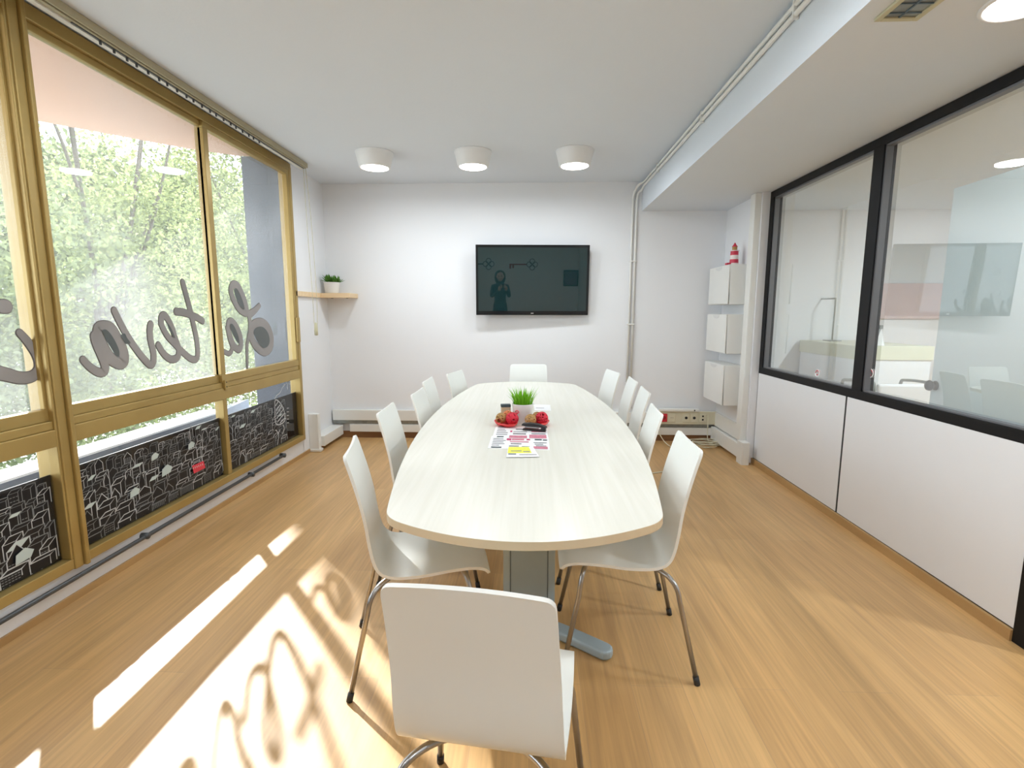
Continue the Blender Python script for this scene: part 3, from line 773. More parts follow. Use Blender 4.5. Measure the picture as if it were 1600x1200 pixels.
# ------------------------------------------------------------------ corner shelf and plant
t = thing('wall_shelf', 'thick pale beech shelf in the corner between window and end wall', 'shelf', (-2.2, 5.5, 0))
bm = bmesh.new(); box(bm, 0.001, .335, -.25, -.001, 1.525, 1.572); box(bm, .001, .03, -.80, -.25, 1.5251, 1.5719)
obj('board', bm, M['shelfwood'], t, bevel=.002)
for bx_ in (.10, .26):
    bm = bmesh.new(); tube(bm, [(bx_,-.12,1.526),(bx_,-.12,1.518)], .012, 10); obj('bracket', bm, M['tube'], t)

t = thing('potted_succulent', 'small green succulent in a white pot on the corner shelf', 'potted plant', (-2.088, 5.355, 1.572))
bm = bmesh.new(); lathe(bm, [(.062,0),(.068,.01),(.082,.108),(.085,.112),(.080,.112),(.074,.098)], 30, cap1=False); obj('pot', bm, M['pot'], t, smooth=True)
bm = bmesh.new(); lathe(bm, [(.074,.096),(.001,.100)], 24); obj('soil', bm, M['soil'], t)
def rosette(bm, c, n, ln, wd, rnd, up=(.15, 1.2)):
    for _ in range(n):
        a = rnd.uniform(0, 2*pi); e = rnd.uniform(*up); L_ = ln*rnd.uniform(.7, 1.15)
        d = Vector((cos(a)*cos(e), sin(a)*cos(e), sin(e))); s = Vector((-sin(a), cos(a), 0)); nrm = d.cross(s)
        pts = []
        for u, wf in ((0,.5),(.35,1),(.7,.8),(1,.02)):
            ctr = c + d*L_*u + Vector((0,0,.012*u*u)); pts.append((ctr-s*wd*wf, ctr+nrm*wd*.45*wf, ctr+s*wd*wf, ctr-nrm*wd*.3*wf))
        vs = [[bm.verts.new(p) for p in q] for q in pts]
        for i in range(3):
            for k in range(4): bm.faces.new((vs[i][k], vs[i][(k+1)%4], vs[i+1][(k+1)%4], vs[i+1][k]))
rn = random.Random(4); bm = bmesh.new()
for k in range(9):
    a = k*2.4; r = .018*math.sqrt(k)
    rosette(bm, Vector((r*cos(a)*1.2, r*sin(a)*1.2, .105+.02*rn.random())), 14, .072, .0095, rn)
obj('leaves', bm, M['succ'], t, smooth=True)

# ------------------------------------------------------------------ storage boxes on the right wall
M['grip'] = mat('grip_white', (.70,.70,.69), .5)
def trone(z0, z1, label):
    t = thing('storage_cabinet', label, 'cabinet', (1.984, 4.885, 0), 0, 'white wall storage cabinets')
    dp = .175
    bm = bmesh.new()
    pts = [(-dp+.02, z0), (0, z0), (0, z1), (-dp+.012, z1)]
    a = [bm.verts.new((x, 0, z)) for x, z in pts]; b = [bm.verts.new((x, .52, z)) for x, z in pts]
    bm.faces.new(a); bm.faces.new(list(reversed(b)))
    for i in range(4): bm.faces.new((a[i], b[i], b[(i+1)%4], a[(i+1)%4]))
    obj('body', bm, M['white_plastic'], t, bevel=.004)
    bm = bmesh.new(); box(bm, -dp, -dp+.012, .0, .52, z0+.002, z1-.002)
    fr = obj('door', bm, M['white_plastic'], t, bevel=.005)
    bm = bmesh.new(); n = 14
    pts = [(.26+.085*cos(pi+pi*i/n), z1-.012+.030*sin(pi+pi*i/n)) for i in range(n+1)]
    va = [bm.verts.new((-dp-.0022, y, z)) for y, z in pts]; vb = [bm.verts.new((-dp+.001, y, z)) for y, z in pts]
    bm.faces.new(va); bm.faces.new(list(reversed(vb)))
    for i in range(n+1): bm.faces.new((va[i], vb[i], vb[(i+1)%(n+1)], va[(i+1)%(n+1)]))
    obj('finger_grip', bm, M['grip'], fr)
trone(1.457, 1.822, 'white wall storage cabinet, topmost, under the striped lighthouse')
trone(.995, 1.365, 'white wall storage cabinet, middle of the three')
trone(.50, .885, 'white wall storage cabinet, lowest, above the white sockets')
# lighthouse
t = thing('lighthouse_ornament', 'red and white striped toy lighthouse on the top storage cabinet', 'ornament', (1.885, 4.98, 1.822))
def ring_part(name, prof, m, seg=24):
    bm = bmesh.new(); lathe(bm, prof, seg); return obj(name, bm, m, t, smooth=False)
bm = bmesh.new(); Z = [0,.012,.045,.085,.12]
lathe(bm, [(.040,0),(.044,.006),(.041,.016)], 24); obj('base', bm, M['stripe'], t)
ring_part('red_band', [(.040,.016),(.038,.05)], M['lhred'])['label'] = 'lower red band'
ring_part('white_band', [(.038,.05),(.036,.088)], M['stripe'])
ring_part('red_band', [(.036,.088),(.034,.125)], M['lhred'])['label'] = 'upper red band'
ring_part('gallery', [(.042,.125),(.042,.132),(.026,.133)], M['stripe'])
ring_part('lantern', [(.022,.133),(.022,.165)], M['tanball'])
ring_part('roof', [(.027,.165),(.012,.185),(.010,.19),(.001,.205)], M['lhred'])
bm = bmesh.new(); box(bm, -.075,-.035,-.03,.02,0,.018); obj('hut', bm, M['lhred'], t, bevel=.004)

# ------------------------------------------------------------------ sockets, router shelf and cable at the back right
t = thing('socket_panel', 'ivory socket panel with red and white outlets on the end wall trunking', 'socket')
bm = bmesh.new(); box(bm, 1.24, 1.975, D-.072, D-.05, .195, .335); obj('backplate', bm, M['ivory'], t, bevel=.004)
def outlet(x, m, kind):
    bm = bmesh.new(); box(bm, x-.036, x+.036, D-.080, D-.072, .222, .312); f = obj('outlet', bm, m, t, bevel=.003)
    bm = bmesh.new()
    if kind == 'round':
        tube(bm, [(x, D-.0815, .268), (x, D-.0795, .268)], .022, 20); obj('well', bm, M['ivory'] if m != M['redsock'] else mat('dark_red', (.30,.01,.02), .4), f)
        bm = bmesh.new(); 
        for s in (-1, 1): tube(bm, [(x+s*.009, D-.083, .268), (x+s*.009, D-.081, .268)], .0035, 8)
        obj('pin_hole', bm, M['dark'], f)
    elif kind == 'dark':
        tube(bm, [(x, D-.082, .268), (x, D-.0795, .268)], .015, 14); obj('jack', bm, M['dark'], f)
    else:
        tube(bm, [(x, D-.082, .287), (x, D-.0795, .287)], .010, 10); tube(bm, [(x, D-.082, .25), (x, D-.0795, .25)], .010, 10); obj('jack', bm, M['dark'], f)
outlet(1.335, M['redsock'], 'round'); outlet(1.415, M['redsock'], 'round'); outlet(1.50, M['ivory'], 'round')
outlet(1.65, M['ivory'], 'dark'); outlet(1.735, M['ivory'], 'dark'); outlet(1.825, M['ivory'], 'two')
t = thing('network_switch', 'flat white network box lying on top of the trunking', 'network box', (1.62, 5.44, .336))
bm = bmesh.new(); box(bm, -.26,.16,-.035,.035,0,.03); obj('case', bm, M['white_plastic'], t, bevel=.006)
bm = bmesh.new(); tube(bm, [(.11,-.036,.016),(.11,-.034,.016)], .008, 10); obj('port', bm, M['dark'], t)
bm = bmesh.new()
path = [(1.88,5.425,.30),(1.86,5.36,.22),(1.86,5.35,.08),(1.88,5.32,.012)]
c0 = Vector((1.80, 5.27, .008)); rr = random.Random(2)
for k in range(64):
    a = k*.55; r = .115 + .03*sin(k*.9); path.append((c0.x+r*1.25*cos(a)+rr.uniform(-.01,.01), c0.y+r*.75*sin(a)+rr.uniform(-.008,.008), .008+.0009*k))
tube(bm, smooth_path(path, 3), .0045, 6)
tag(obj('network_cable', bm, M['cable'], smooth=True), 'cream cable coiled on the floor under the sockets', 'cable')
bm = bmesh.new(); tube(bm, smooth_path([(1.335,5.41,.26),(1.34,5.36,.20),(1.36,5.33,.10),(1.42,5.22,.02),(1.52,5.05,.006),(1.50,4.8,.006),(1.35,4.5,.006),(1.0,4.3,.006),(.55,4.25,.006)], 7), .005, 6)
tag(obj('power_cable', bm, M['cable'], smooth=True), 'cream cable running from the red socket towards the table', 'cable')

# ------------------------------------------------------------------ meeting table
TZ = .74
t = thing('meeting_table', 'long boat-shaped meeting table with pale maple top and grey metal base', 'table', (-.035, 3.05, 0), radians(.5))
def halfw(d): return .583 - .063*d*d
def outline(inset=0, n=26):
    L = 1.685; pts = []
    hw = lambda d: halfw(d) - inset
    ye = lambda x: L - inset - .85*x*x
    # corner rounded numerically: superpose side curve and end curve
    side = []; d = 0
    xs = []
    # find the meeting point
    x = .45
    for _ in range(40): x = hw(ye(x))
    dc = ye(x); R = .05
    for i in range(n): side.append((hw(dc*i/(n-1)), dc*i/(n-1)))
    end = [(x*(1-i/(n-1)), ye(x*(1-i/(n-1)))) for i in range(n)]
    cut_s = [p for p in side if (Vector(p)-Vector((x, dc))).length > R]
    cut_e = [p for p in end if (Vector(p)-Vector((x, dc))).length > R]
    a, b = Vector(cut_s[-1]), Vector(cut_e[0]); c = Vector((x, dc))
    mid = [tuple((1-u)**2*a + 2*u*(1-u)*c + u*u*b) for u in (.17,.33,.5,.67,.83)]
    q = cut_s + mid + cut_e          # from (w,0) to (0,L)
    full = q + [(-px, py) for px, py in reversed(q[:-1])]
    full += [(-px, -py) for px, py in q[1:]] + [(px, -py) for px, py in list(reversed(q[:-1]))[:-1]]
    return full
bm = bmesh.new(); prism(bm, outline(), TZ-.028, TZ, mi=0, side_mi=1)
top = obj('tabletop', bm, [M['table'], M['tedge']], t, bevel=.002)
for s in (-1, 1):
    yc = s*.93
    bm = bmesh.new()
    prism(bm, [(x_+.022, y_) for x_, y_ in [(-.112,yc-.035),(-.085,yc-.045),(.085,yc-.045),(.112,yc-.035),(.112,yc+.035),(.085,yc+.045),(-.085,yc+.045),(-.112,yc+.035)]], .05, TZ-.04)
    col = obj('pedestal', bm, M['bluegrey'], t, bevel=.004)
    bm = bmesh.new(); box(bm, -.060,-.056,yc-.0465,yc-.045,.06,TZ-.045); box(bm, .100,.104,yc-.0465,yc-.045,.06,TZ-.045); obj('groove', bm, M['bluegrey_d'], col)
    for sx in (-1, 1):
        bm = bmesh.new(); pa = [Vector((0, yc, .045)), Vector((sx*.16, yc-s*0+(-.09 if s < 0 else .09), .04)), Vector((sx*.325, yc+(-.21 if s < 0 else .21), .032))]
        dirv = (pa[-1]-pa[0]).normalized(); nv = Vector((-dirv.y, dirv.x, 0)).normalized()
        ring = []
        Pp = smooth_path(pa, 5); N = len(Pp)
        pts = [p+nv*.036 for p in Pp]
        e = Pp[-1]; base = math.atan2(nv.y, nv.x)
        sg = -1 if (Vector((cos(base-pi/2), sin(base-pi/2), 0)).dot(dirv) > 0) else 1
        pts += [e + Vector((cos(base+sg*pi*k/8), sin(base+sg*pi*k/8), 0))*.036 for k in range(1, 8)]
        pts += [p-nv*.036 for p in reversed(Pp)]
        prism(bm, [(p.x, p.y) for p in pts], .004, .045)
        obj('foot', bm, M['bluegrey'], t, bevel=.012, bseg=3)
bm = bmesh.new(); box(bm, -.03, .03, -.90, .90, TZ-.10, TZ-.04); obj('crossbeam', bm, M['bluegrey'], t)
for s in (-1, 1):
    bm = bmesh.new(); box(bm, -.30, .30, s*.93-.05, s*.93+.05, TZ-.04, TZ-.028); obj('bracket', bm, M['bluegrey'], t)

# ------------------------------------------------------------------ chairs
def make_chair():
    t = thing('meeting_chair', '', 'chair')
    prof = [(.402,.412),(.395,.428),(.375,.440),(.33,.447),(.25,.444),(.16,.434),(.09,.430),(.045,.433),(.015,.445),(-.004,.468),(-.016,.505),(-.024,.56),(-.036,.65),(-.056,.74),(-.078,.82),(-.094,.872),(-.098,.885)]
    P2 = smooth_path([(0, y, z) for y, z in prof], 3)
    # width along profile
    L = [0]
    for i in range(1, len(P2)): L.append(L[-1]+(P2[i]-P2[i-1]).length)
    tot = L[-1]
    def hw(s):
        seat_end = .40
        if s < .40: w = .190 + .006*sin(pi*s/.4)
        else: w = .192 - .018*(s-.40)/(tot-.40)
        r = .024
        if s < r*.8: w -= r - math.sqrt(max(0, r*r-(r-s/.8)**2))
        if tot-s < r: w -= r - math.sqrt(max(0, r*r-(r-(tot-s))**2))
        return w
    nx = 8; th = .011
    bm = bmesh.new(); grid_a = []; grid_b = []
    for i, p in enumerate(P2):
        a = P2[max(i-1,0)]; b = P2[min(i+1,len(P2)-1)]; tv = (b-a).normalized(); nrm = Vector((0, tv.z, -tv.y))  # toward rear/underside
        w_ = hw(L[i]); ra, rb = [], []
        for k in range(nx+1):
            u = -1+2*k/nx
            s = L[i]/tot; cup = (.007 if s > .5 else 0.005)*(u*u)*min(1, abs(s-.46)*6)
            q = Vector((u*w_, p.y, p.z)) - nrm*cup
            ra.append(bm.verts.new(q)); rb.append(bm.verts.new(q+nrm*th))
        grid_a.append(ra); grid_b.append(rb)
    n = len(P2)
    for i in range(n-1):
        for k in range(nx):
            bm.faces.new((grid_a[i][k], grid_a[i][k+1], grid_a[i+1][k+1], grid_a[i+1][k]))
            bm.faces.new((grid_b[i][k], grid_b[i+1][k], grid_b[i+1][k+1], grid_b[i][k+1]))
        for k in (0, nx):
            f = bm.faces.new((grid_a[i][k], grid_b[i][k], grid_b[i+1][k], grid_a[i+1][k])); f.material_index = 1
    for i in (0, n-1):
        for k in range(nx):
            f = bm.faces.new((grid_a[i][k], grid_a[i][k+1], grid_b[i][k+1], grid_b[i][k])); f.material_index = 1
    o = obj('seat_shell', bm, [M['chair'], M['chair_edge']], t, smooth=True)
    m = o.modifiers.new('es', 'EDGE_SPLIT'); m.split_angle = radians(50)
    for sy in (1, -1):
        for sx in (-1, 1):
            bm = bmesh.new(); zt = .421 if sy > 0 else .411
            if sy > 0: k = [(.03,.285,zt),(.09,.295,zt),(.135,.305,zt-.002),(.170,.318,zt-.018),(.188,.328,zt-.055),(.193,.333,zt-.10)]; foot = (.222,.395,.014)
            else:      k = [(.03,.085,zt),(.08,.070,zt-.001),(.130,.038,zt-.003),(.170,-.002,zt-.016),(.190,-.028,zt-.050),(.196,-.040,zt-.10)]; foot = (.224,-.108,.014)
            k = [(sx*a, b, c) for a, b, c in k]; foot = Vector((sx*foot[0], foot[1], foot[2]))
            tube(bm, smooth_path(k, 4) + [foot], .0095, 10); lg = obj('leg', bm, M['steel'], t, smooth=True)
            d_ = (foot-Vector(k[-1])).normalized(); bm = bmesh.new()
            tube(bm, [foot-d_*.020, foot+d_*.0125], .0115, 10); obj('foot_cap', bm, M['rubber'], lg, smooth=True)
    for sx in (-.06, .06):
        bm = bmesh.new(); tube(bm, [(sx, .29, .423), (sx, .16, .417), (sx, .078, .412)], .008, 8)
        obj('seat_rail', bm, M['steel'], t, smooth=True)
    return t
def fdir(a): return a
chairs = [  # bend centre x, y, forward angle in degrees (0 = facing +Y, -90 = facing +X), label
    (-.108, .985, -7.5, 'white plywood chair in the foreground, seen from behind at the near end of the table', 'near end'),
    (-.585, 1.875, -77, 'white chair on the window side nearest the camera, turned slightly away', ''),
    (-.665, 2.615, -88, 'white chair on the window side, second from the near end', ''),
    (-.625, 3.19, -90, 'white chair on the window side, in the middle of the row', ''),
    (-.675, 3.75, -90, 'white chair on the window side, second from the far end', ''),
    (-.55, 4.22, -103, 'white chair on the window side nearest the end wall', ''),
    (-.03, 4.80, 180, 'white chair at the far end of the table below the television', ''),
    (.525, 1.995, 88, 'white chair on the partition side nearest the camera', ''),
    (.555, 2.66, 86, 'white chair on the partition side, second from the near end', ''),
    (.645, 3.335, 87, 'white chair on the partition side, in the middle of the row', ''),
    (.665, 3.85, 89, 'white chair on the partition side, second from the far end', ''),
    (.60, 4.36, 100, 'white chair on the partition side nearest the end wall', ''),
]
ch0 = make_chair()
for i, (x, y, a, lab, _) in enumerate(chairs):
    c = ch0 if i == 0 else copy_tree(ch0); c.scale = (1, 1, 1)
    c.location = (x, y, 0); c.rotation_euler = (0, 0, radians(a)); c['label'] = lab; c['group'] = 'white chairs around the meeting table'; c['category'] = 'chair'
    if i == 0: c.scale = (.975, .975, .975)

# ------------------------------------------------------------------ things on the table
t = thing('potted_grass', 'green artificial grass in a white pot with a red house emblem on the table', 'potted plant', (-.05, 2.965, TZ))
bm = bmesh.new(); lathe(bm, [(.052,0),(.055,.004),(.063,.107),(.0645,.11),(.060,.11),(.056,.09)], 32, cap1=False); obj('pot', bm, M['pot'], t, smooth=True)
bm = bmesh.new(); lathe(bm, [(.057,.096),(.001,.098)], 20); obj('soil', bm, M['soil'], t)
bm = bmesh.new(); rn = random.Random(8)
for k in range(190):
    a = rn.uniform(0, 2*pi); r = .05*math.sqrt(rn.random()); b0 = Vector((r*cos(a), r*sin(a), .095))
    lean = Vector((cos(a), sin(a), 0))*(.02+.05*r/.05*rn.random()); hgt = rn.uniform(.06, .115)
    s = Vector((-sin(a+rn.uniform(-1,1)), cos(a), 0)).normalized()*.0028
    p1 = b0+lean*.4+Vector((0,0,hgt*.6)); p2 = b0+lean+Vector((0,0,hgt))
    v = [bm.verts.new(q) for q in (b0-s, b0+s, p1+s*.8, p1-s*.8, p2)]
    bm.faces.new((v[0], v[1], v[2], v[3])); bm.faces.new((v[3], v[2], v[4]))
obj('grass_blades', bm, M['grass'], t)
bm = bmesh.new()
def potpt(a, z, r=.0625): return Vector((r*cos(a), r*sin(a), z))
a0 = radians(-122)
def rp(u, z): return potpt(a0+u/.06, z, .0572+z*.072)
tube(bm, [rp(-.013,.064), rp(-.009,.073), rp(0,.077), rp(.009,.073), rp(.013,.064)], .0022, 6)
tube(bm, [rp(-.006,.058), rp(.0,.063), rp(.006,.058)], .0045, 6)
obj('house_emblem', bm, M['red_lbl'], t)

def dish(x, y, rz, label):
    t = thing('red_dish', label, 'dish', (x, y, TZ), rz, 'red dishes on the table')
    n = 28; rim = []
    for i in range(n):
        a = 2*pi*i/n; r = .078*(1+.28*max(0, cos(a))**4); rim.append((r*cos(a)*1.05, r*sin(a)*.80))
    bm = bmesh.new(); rings = []
    for f, z in ((.45,.001),(.62,.002),(.85,.012),(1,.026),(.965,.027),(.80,.015),(.55,.006)):
        rings.append([bm.verts.new((px*f, py*f, z)) for px, py in rim])
    for k in range(len(rings)-1):
        for i in range(n): bm.faces.new((rings[k][i], rings[k][(i+1)%n], rings[k+1][(i+1)%n], rings[k+1][i]))
    bm.faces.new(list(reversed(rings[0]))); bm.faces.new(rings[-1])
    return obj('bowl', bm, M['red'], t, smooth=True)
dish(-.146, 2.855, radians(-62), 'red pointed dish of balls on the left of the white pot')
dish(.038, 2.862, radians(-118), 'red pointed dish of balls on the right of the white pot')
def rattan_ball(x, y, z, r, m, label, seed):
    rn = random.Random(seed); bm = bmesh.new()
    for k in range(16):
        ax = Vector((rn.gauss(0,1), rn.gauss(0,1), rn.gauss(0,1))).normalized(); u = ax.orthogonal().normalized(); v = ax.cross(u)
        off = rn.uniform(-.35, .35)*r; rr_ = math.sqrt(r*r-off*off)*.93
        tube(bm, [ax*off+u*rr_*cos(2*pi*i/18)+v*rr_*sin(2*pi*i/18) for i in range(18)], r*.10, 5, closed=True)
    o = obj('rattan_ball', bm, m, smooth=True); o.location = (x, y, z); tag(o, label, 'ball', 'rattan balls in the red dishes'); return o
rattan_ball(-.172, 2.868, TZ+.040, .031, M['tanball'], 'tan rattan ball at the far left of the left dish', 1)
rattan_ball(-.108, 2.850, TZ+.042, .036, M['redball'], 'red rattan ball in the left dish', 2)
rattan_ball(-.136, 2.915, TZ+.046, .030, M['orangeball'], 'orange rattan ball at the back of the left dish', 3)
rattan_ball(-.004, 2.832, TZ+.040, .032, M['tanball'], 'tan rattan ball at the front of the right dish', 4)
rattan_ball(.060, 2.862, TZ+.044, .036, M['redball'], 'red rattan ball in the right dish', 5)
rattan_ball(.034, 2.905, TZ+.042, .029, M['tanball'], 'brown rattan ball at the back of the right dish', 6)
t = thing('small_box', 'small dark-topped carton standing behind the left red dish', 'box', (-.152, 2.985, TZ), radians(8))
obj('carton', bx(-.028,.028,-.02,.02,0,.085), mat('kraft_card', (.55,.42,.28), .7), t, bevel=.002)
obj('lid', bx(-.029,.029,-.021,.021,.085,.10), M['ink_dark'], t, bevel=.002)
# stapler
t = thing('stapler', 'black stapler lying on the brochures in front of the pot', 'stapler', (.018, 2.715, TZ+.006), radians(-18)); t.scale = (.86, .86, .8)
bm = bmesh.new(); box(bm, -.075,.075,-.018,.018,0,.010); obj('base', bm, M['staple'], t, bevel=.004)
bm = bmesh.new()
pr = [(-.085,.030),(-.075,.046),(-.03,.052),(.03,.047),(.078,.034),(.080,.020),(.03,.026),(-.06,.026)]
a = [bm.verts.new((x,-.016,z)) for x, z in pr]; b = [bm.verts.new((x,.016,z)) for x, z in pr]
bm.faces.new(a); bm.faces.new(list(reversed(b)))
for i in range(8): bm.faces.new((a[i], b[i], b[(i+1)%8], a[(i+1)%8]))
obj('arm', bm, M['staple'], t, bevel=.004)
bm = bmesh.new(); box(bm, -.06,.03,-.012,.012,.016,.027); obj('magazine', bm, M['steel'], t, bevel=.002)
bm = bmesh.new(); box(bm, .045,.075,-.014,.014,.008,.03); obj('hinge', bm, M['staple'], t, bevel=.003)

def sheet(name, label, quad, z, prints, cat='brochure', group=None, th=.0015):
    """a flat printed sheet given by four table positions; prints are (u0,u1,v0,v1,material) patches"""
    Q = [onz(x, y, z) for x, y in quad]; c = sum(Q, Vector())/4
    t = thing(name, label, cat, (c.x, c.y, z-th), 0, group)
    L = [q-c for q in Q]
    bm = bmesh.new(); prism(bm, [(q.x, q.y) for q in L], 0, th); obj('sheet', bm, M['paper'], t)
    def P_(u, v): return (L[0]*(1-u)*(1-v)+L[1]*u*(1-v)+L[2]*u*v+L[3]*(1-u)*v)
    by = {}
    for k, (u0,u1,v0,v1,m) in enumerate(prints): by.setdefault(m, []).append((k,u0,u1,v0,v1))
    for m, lst in by.items():
        bm = bmesh.new()
        for k,u0,u1,v0,v1 in lst:
            bm.faces.new([bm.verts.new((P_(a,b).x, P_(a,b).y, th+.0004+.00003*k)) for a, b in ((u0,v0),(u1,v0),(u1,v1),(u0,v1))])
        obj(m.replace('ink_','')+'_print', bm, M[m], t)
rn = random.Random(6)
def txt(u0, u1, v0, v1, n, m='ink_grey'):
    return [(u0, u0+(u1-u0)*rn.uniform(.5,1), v0+(v1-v0)*i/n, v0+(v1-v0)*(i+.45)/n, m) for i in range(n)]
sheet('brochure', 'printed brochure under the stapler, far one of the pair', [(769,684),(857,686),(854,667),(775,666)], TZ+.0032,
      txt(.05,.28,.25,.85,4)+[(.05,.20,.88,.95,'ink_dark'),(.30,.62,.02,.22,'ink_rose'),(.36,.60,.30,.42,'ink_grey'),(.66,.97,.03,.30,'ink_rose'),(.70,.96,.34,.42,'ink_grey'),(.08,.2,.05,.14,'ink_dark'),(.30,.34,.48,.62,'ink_pink'),(.36,.62,.50,.56,'ink_grey'),(.70,.97,.52,.62,'ink_rose'),(.40,.58,.70,.80,'ink_grey'),(.66,.80,.72,.84,'ink_dark')], group='brochures on the table')
sheet('brochure', 'printed brochure with a magenta heading, near one of the pair', [(762,700),(859,703),(857,683),(768,681)], TZ+.0016,
      txt(.05,.30,.2,.85,5)+[(.06,.20,.90,.97,'ink_dark'),(.28,.36,.64,.96,'ink_pink'),(.37,.58,.66,.94,'ink_rose'),(.62,.68,.68,.94,'ink_pink'),(.76,.88,.70,.82,'ink_dark'),(.90,.97,.68,.78,'ink_dark'),(.74,.97,.04,.22,'ink_rose'),(.78,.95,.24,.30,'ink_grey'),(.36,.54,.34,.42,'ink_grey'),(.05,.22,.03,.12,'ink_dark'),(.34,.66,.50,.58,'ink_rose'),(.74,.96,.48,.54,'ink_grey'),(.34,.50,.06,.24,'ink_grey'),(.55,.68,.10,.20,'ink_dark'),(.76,.90,.36,.42,'ink_grey')], group='brochures on the table')
sheet('leaflet', 'yellow and white leaflet in front of the brochures', [(791,714),(843,713.5),(833,698),(794,698)], TZ+.0050,
      [(.02,.82,.35,.97,'yellow'),(.12,.5,.52,.60,'ink_grey'),(.55,.78,.44,.54,'ink_grey'),(.05,.30,.22,.31,'ink_dark'),(.4,.95,.16,.22,'ink_grey')], cat='leaflet')
sheet('business_card', 'plain white card behind the pot', [(835,641),(861,641.5),(860,632.5),(834,632)], TZ+.002, [(.1,.6,.35,.42,'ink_grey')], cat='card')

# ------------------------------------------------------------------ behind the camera: photographer and wall decals
def skin_body(name, verts, edges, radii, m, parent, sub=2, root=0):
    me = bpy.data.meshes.new(name); me.from_pydata(verts, edges, []); me.update(); me.materials.append(m)
    o = bpy.data.objects.new(name, me); C.objects.link(o); o.parent = parent
    sk = o.modifiers.new('skin', 'SKIN'); sk.use_smooth_shade = True
    for i, r in enumerate(radii):
        v = me.skin_vertices[0].data[i]; v.radius = (r, r) if not isinstance(r, tuple) else r; v.use_root = (i == root)
    s = o.modifiers.new('sub', 'SUBSURF'); s.levels = sub; s.render_levels = sub
    return o
t = thing('person', 'person in dark clothes holding up a phone, mirrored in the television', 'person', (-.06, -.42, 0))
V = [(0,0,.93),(0,.0,1.05),(0,.0,1.20),(0,0,1.34),(0,.01,1.42),(0,.02,1.50),       # pelvis .. neck, head base
     (.15,0,1.35),(.19,.12,1.14),(.11,.33,1.31),(-.15,0,1.35),(-.19,.12,1.14),(-.03,.33,1.31),
     (.09,0,.88),(.10,.02,.50),(.10,-.02,.08),(.11,.12,.03),(-.09,0,.88),(-.10,.02,.50),(-.10,-.02,.08),(-.11,.12,.03)]
E_ = [(0,1),(1,2),(2,3),(3,4),(4,5),(3,6),(6,7),(7,8),(3,9),(9,10),(10,11),(0,12),(12,13),(13,14),(14,15),(0,16),(16,17),(17,18),(18,19)]
R_ = [(.15,.11),(.125,.095),(.14,.10),(.12,.085),.05,.05,.055,.043,.03,.055,.043,.03,.085,.06,.04,.035,.085,.06,.04,.035]
skin_body('body', V, E_, R_, M['top'], t)
bm = bmesh.new(); bmesh.ops.create_icosphere(bm, subdivisions=3, radius=.1)
for v in bm.verts:
    v.co.x *= .78; v.co.z *= 1.12
    if v.co.y > 0: v.co.y *= .9
    if v.co.y > .075 and abs(v.co.x) < .018 and -.035 < v.co.z < .02: v.co.y += .018
    if v.co.z < -.04: v.co.x *= .85
bmesh.ops.translate(bm, verts=bm.verts[:], vec=(0, .03, 1.56)); head = obj('head', bm, M['skin'], t, smooth=True)
for s in (-1, 1):
    bm = bmesh.new(); bmesh.ops.create_icosphere(bm, subdivisions=2, radius=.012); bmesh.ops.translate(bm, verts=bm.verts[:], vec=(s*.03, .112, 1.57)); obj('eye', bm, M['dark'], head, smooth=True)
    bm = bmesh.new(); bmesh.ops.create_icosphere(bm, subdivisions=2, radius=.022); bmesh.ops.scale(bm, vec=(.4,.8,1.3), verts=bm.verts[:]); bmesh.ops.translate(bm, verts=bm.verts[:], vec=(s*.08, .03, 1.56)); obj('ear', bm, M['skin'], head, smooth=True)
bm = bmesh.new(); box(bm, -.022,.022,.108,.116,1.51,1.517); obj('mouth', bm, mat('lips', (.45,.15,.14), .5), head, bevel=.003)
bm = bmesh.new(); bmesh.ops.create_icosphere(bm, subdivisions=3, radius=.115)
for v in list(bm.verts):
    if v.co.z < 0: v.co.z *= 1.9; v.co.x *= 1.08
    if v.co.y > .035: v.co.y = .035 + (v.co.y-.035)*(.9 if v.co.z > .06 else 0)
bmesh.ops.translate(bm, verts=bm.verts[:], vec=(0, .005, 1.58)); obj('hair', bm, M['hair'], t, smooth=True)
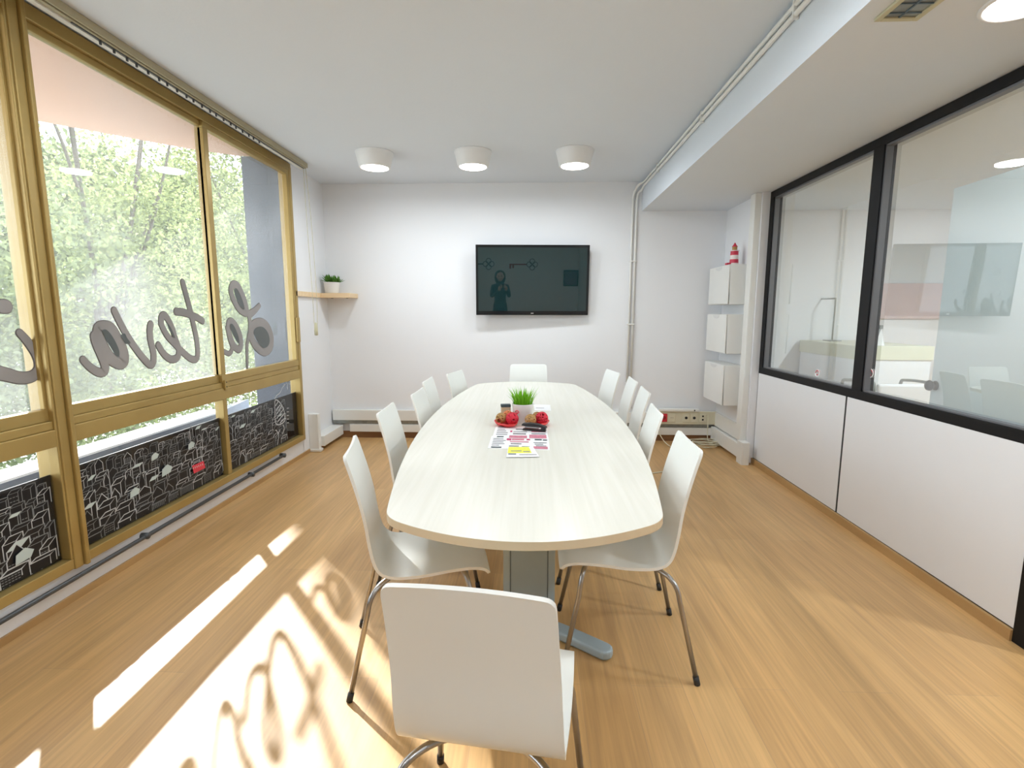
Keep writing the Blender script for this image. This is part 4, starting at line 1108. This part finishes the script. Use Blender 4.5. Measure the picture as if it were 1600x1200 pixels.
for s in (-1, 1):
    bm = bmesh.new(); wx, wy, wz = (.11 if s > 0 else -.03), .335, 1.31
    tx = .04 + s*.055
    tube(bm, smooth_path([(wx, wy-.02, wz-.02), ((wx+tx)/2, wy+.015, wz+.03), (tx, wy+.03, wz+.06)], 4), [.026,.03,.034,.036,.036,.034,.03,.026,.020], 10)
    hd = obj('hand', bm, M['skin'], t, smooth=True)
    for f in range(4):
        bm = bmesh.new(); z0 = wz+.035+f*.02; ln = (.050,.056,.052,.042)[f]
        tube(bm, smooth_path([(tx, wy+.03, z0), (tx-s*.005, wy+.052, z0+.002), (tx-s*(.012), wy+.068, z0+.003), (tx-s*ln*.8, wy+.070, z0+.004)], 3), .0078, 8); obj('finger', bm, M['skin'], hd, smooth=True)
    bm = bmesh.new(); tube(bm, smooth_path([(tx, wy+.02, wz+.03), (tx-s*.02, wy+.024, wz+.05), (tx-s*.045, wy+.030, wz+.075)], 3), .0095, 8); obj('thumb', bm, M['skin'], hd, smooth=True)
tt = thing('mobile_phone', 'dark mobile phone held up by the photographer', 'phone', (0, -.022, CAM_H))
obj('phone_case', bx(-.08,.012,-.008,.0,-.03,.045), M['tvframe'], tt, bevel=.004)
# trousers over the legs
skin_body('trousers', [(0,0,.96),(0,0,.90),(.09,0,.86),(.10,.02,.50),(.10,-.02,.13),(-.09,0,.86),(-.10,.02,.50),(-.10,-.02,.13)],
          [(0,1),(1,2),(2,3),(3,4),(1,5),(5,6),(6,7)], [(.158,.12),(.15,.115),.10,.074,.055,.10,.074,.055], M['jeans'], t, root=1)

def key_decal(x, z, m_bow, m_shaft, label):
    t = thing('key_decal', label, 'wall decal', (x, YB+.004, z), pi, 'key shaped wall decals')
    bm = bmesh.new()
    for a in (0, pi/2, pi, 3*pi/2):
        c = Vector((.10*cos(a), 0, .10*sin(a))); tube(bm, [c+Vector((.085*cos(b), 0, .085*sin(b))) for b in [2*pi*i/20 for i in range(20)]], .012, 6, closed=True)
    obj('bow', bm, m_bow, t)
    bm = bmesh.new(); box(bm, .18, .78, -.004, .004, -.022, .022); box(bm, .62, .68, -.004, .004, -.12, -.02); box(bm, .71, .78, -.004, .004, -.14, -.02)
    obj('shaft', bm, m_shaft, t); t.scale = (.75, .75, .75)
key_decal(-.25, 1.80, M['keypaint'], M['keypaint'], 'all grey key decal on the rear wall')
key_decal(.86, 1.79, M['keypaint'], M['keyred'], 'grey and red key decal on the rear wall')
t = thing('framed_picture', 'dark framed picture on the rear wall', 'picture', (1.86, YB, 1.45))
obj('frame', bx(-.19,.19,.001,.03,-.2,.2), M['tvframe'], t, bevel=.003)
obj('print', bx(-.16,.16,.03,.032,-.17,.17), mat('violet_print', (.16,.10,.16), .6, noise=.5, nscale=8), t)
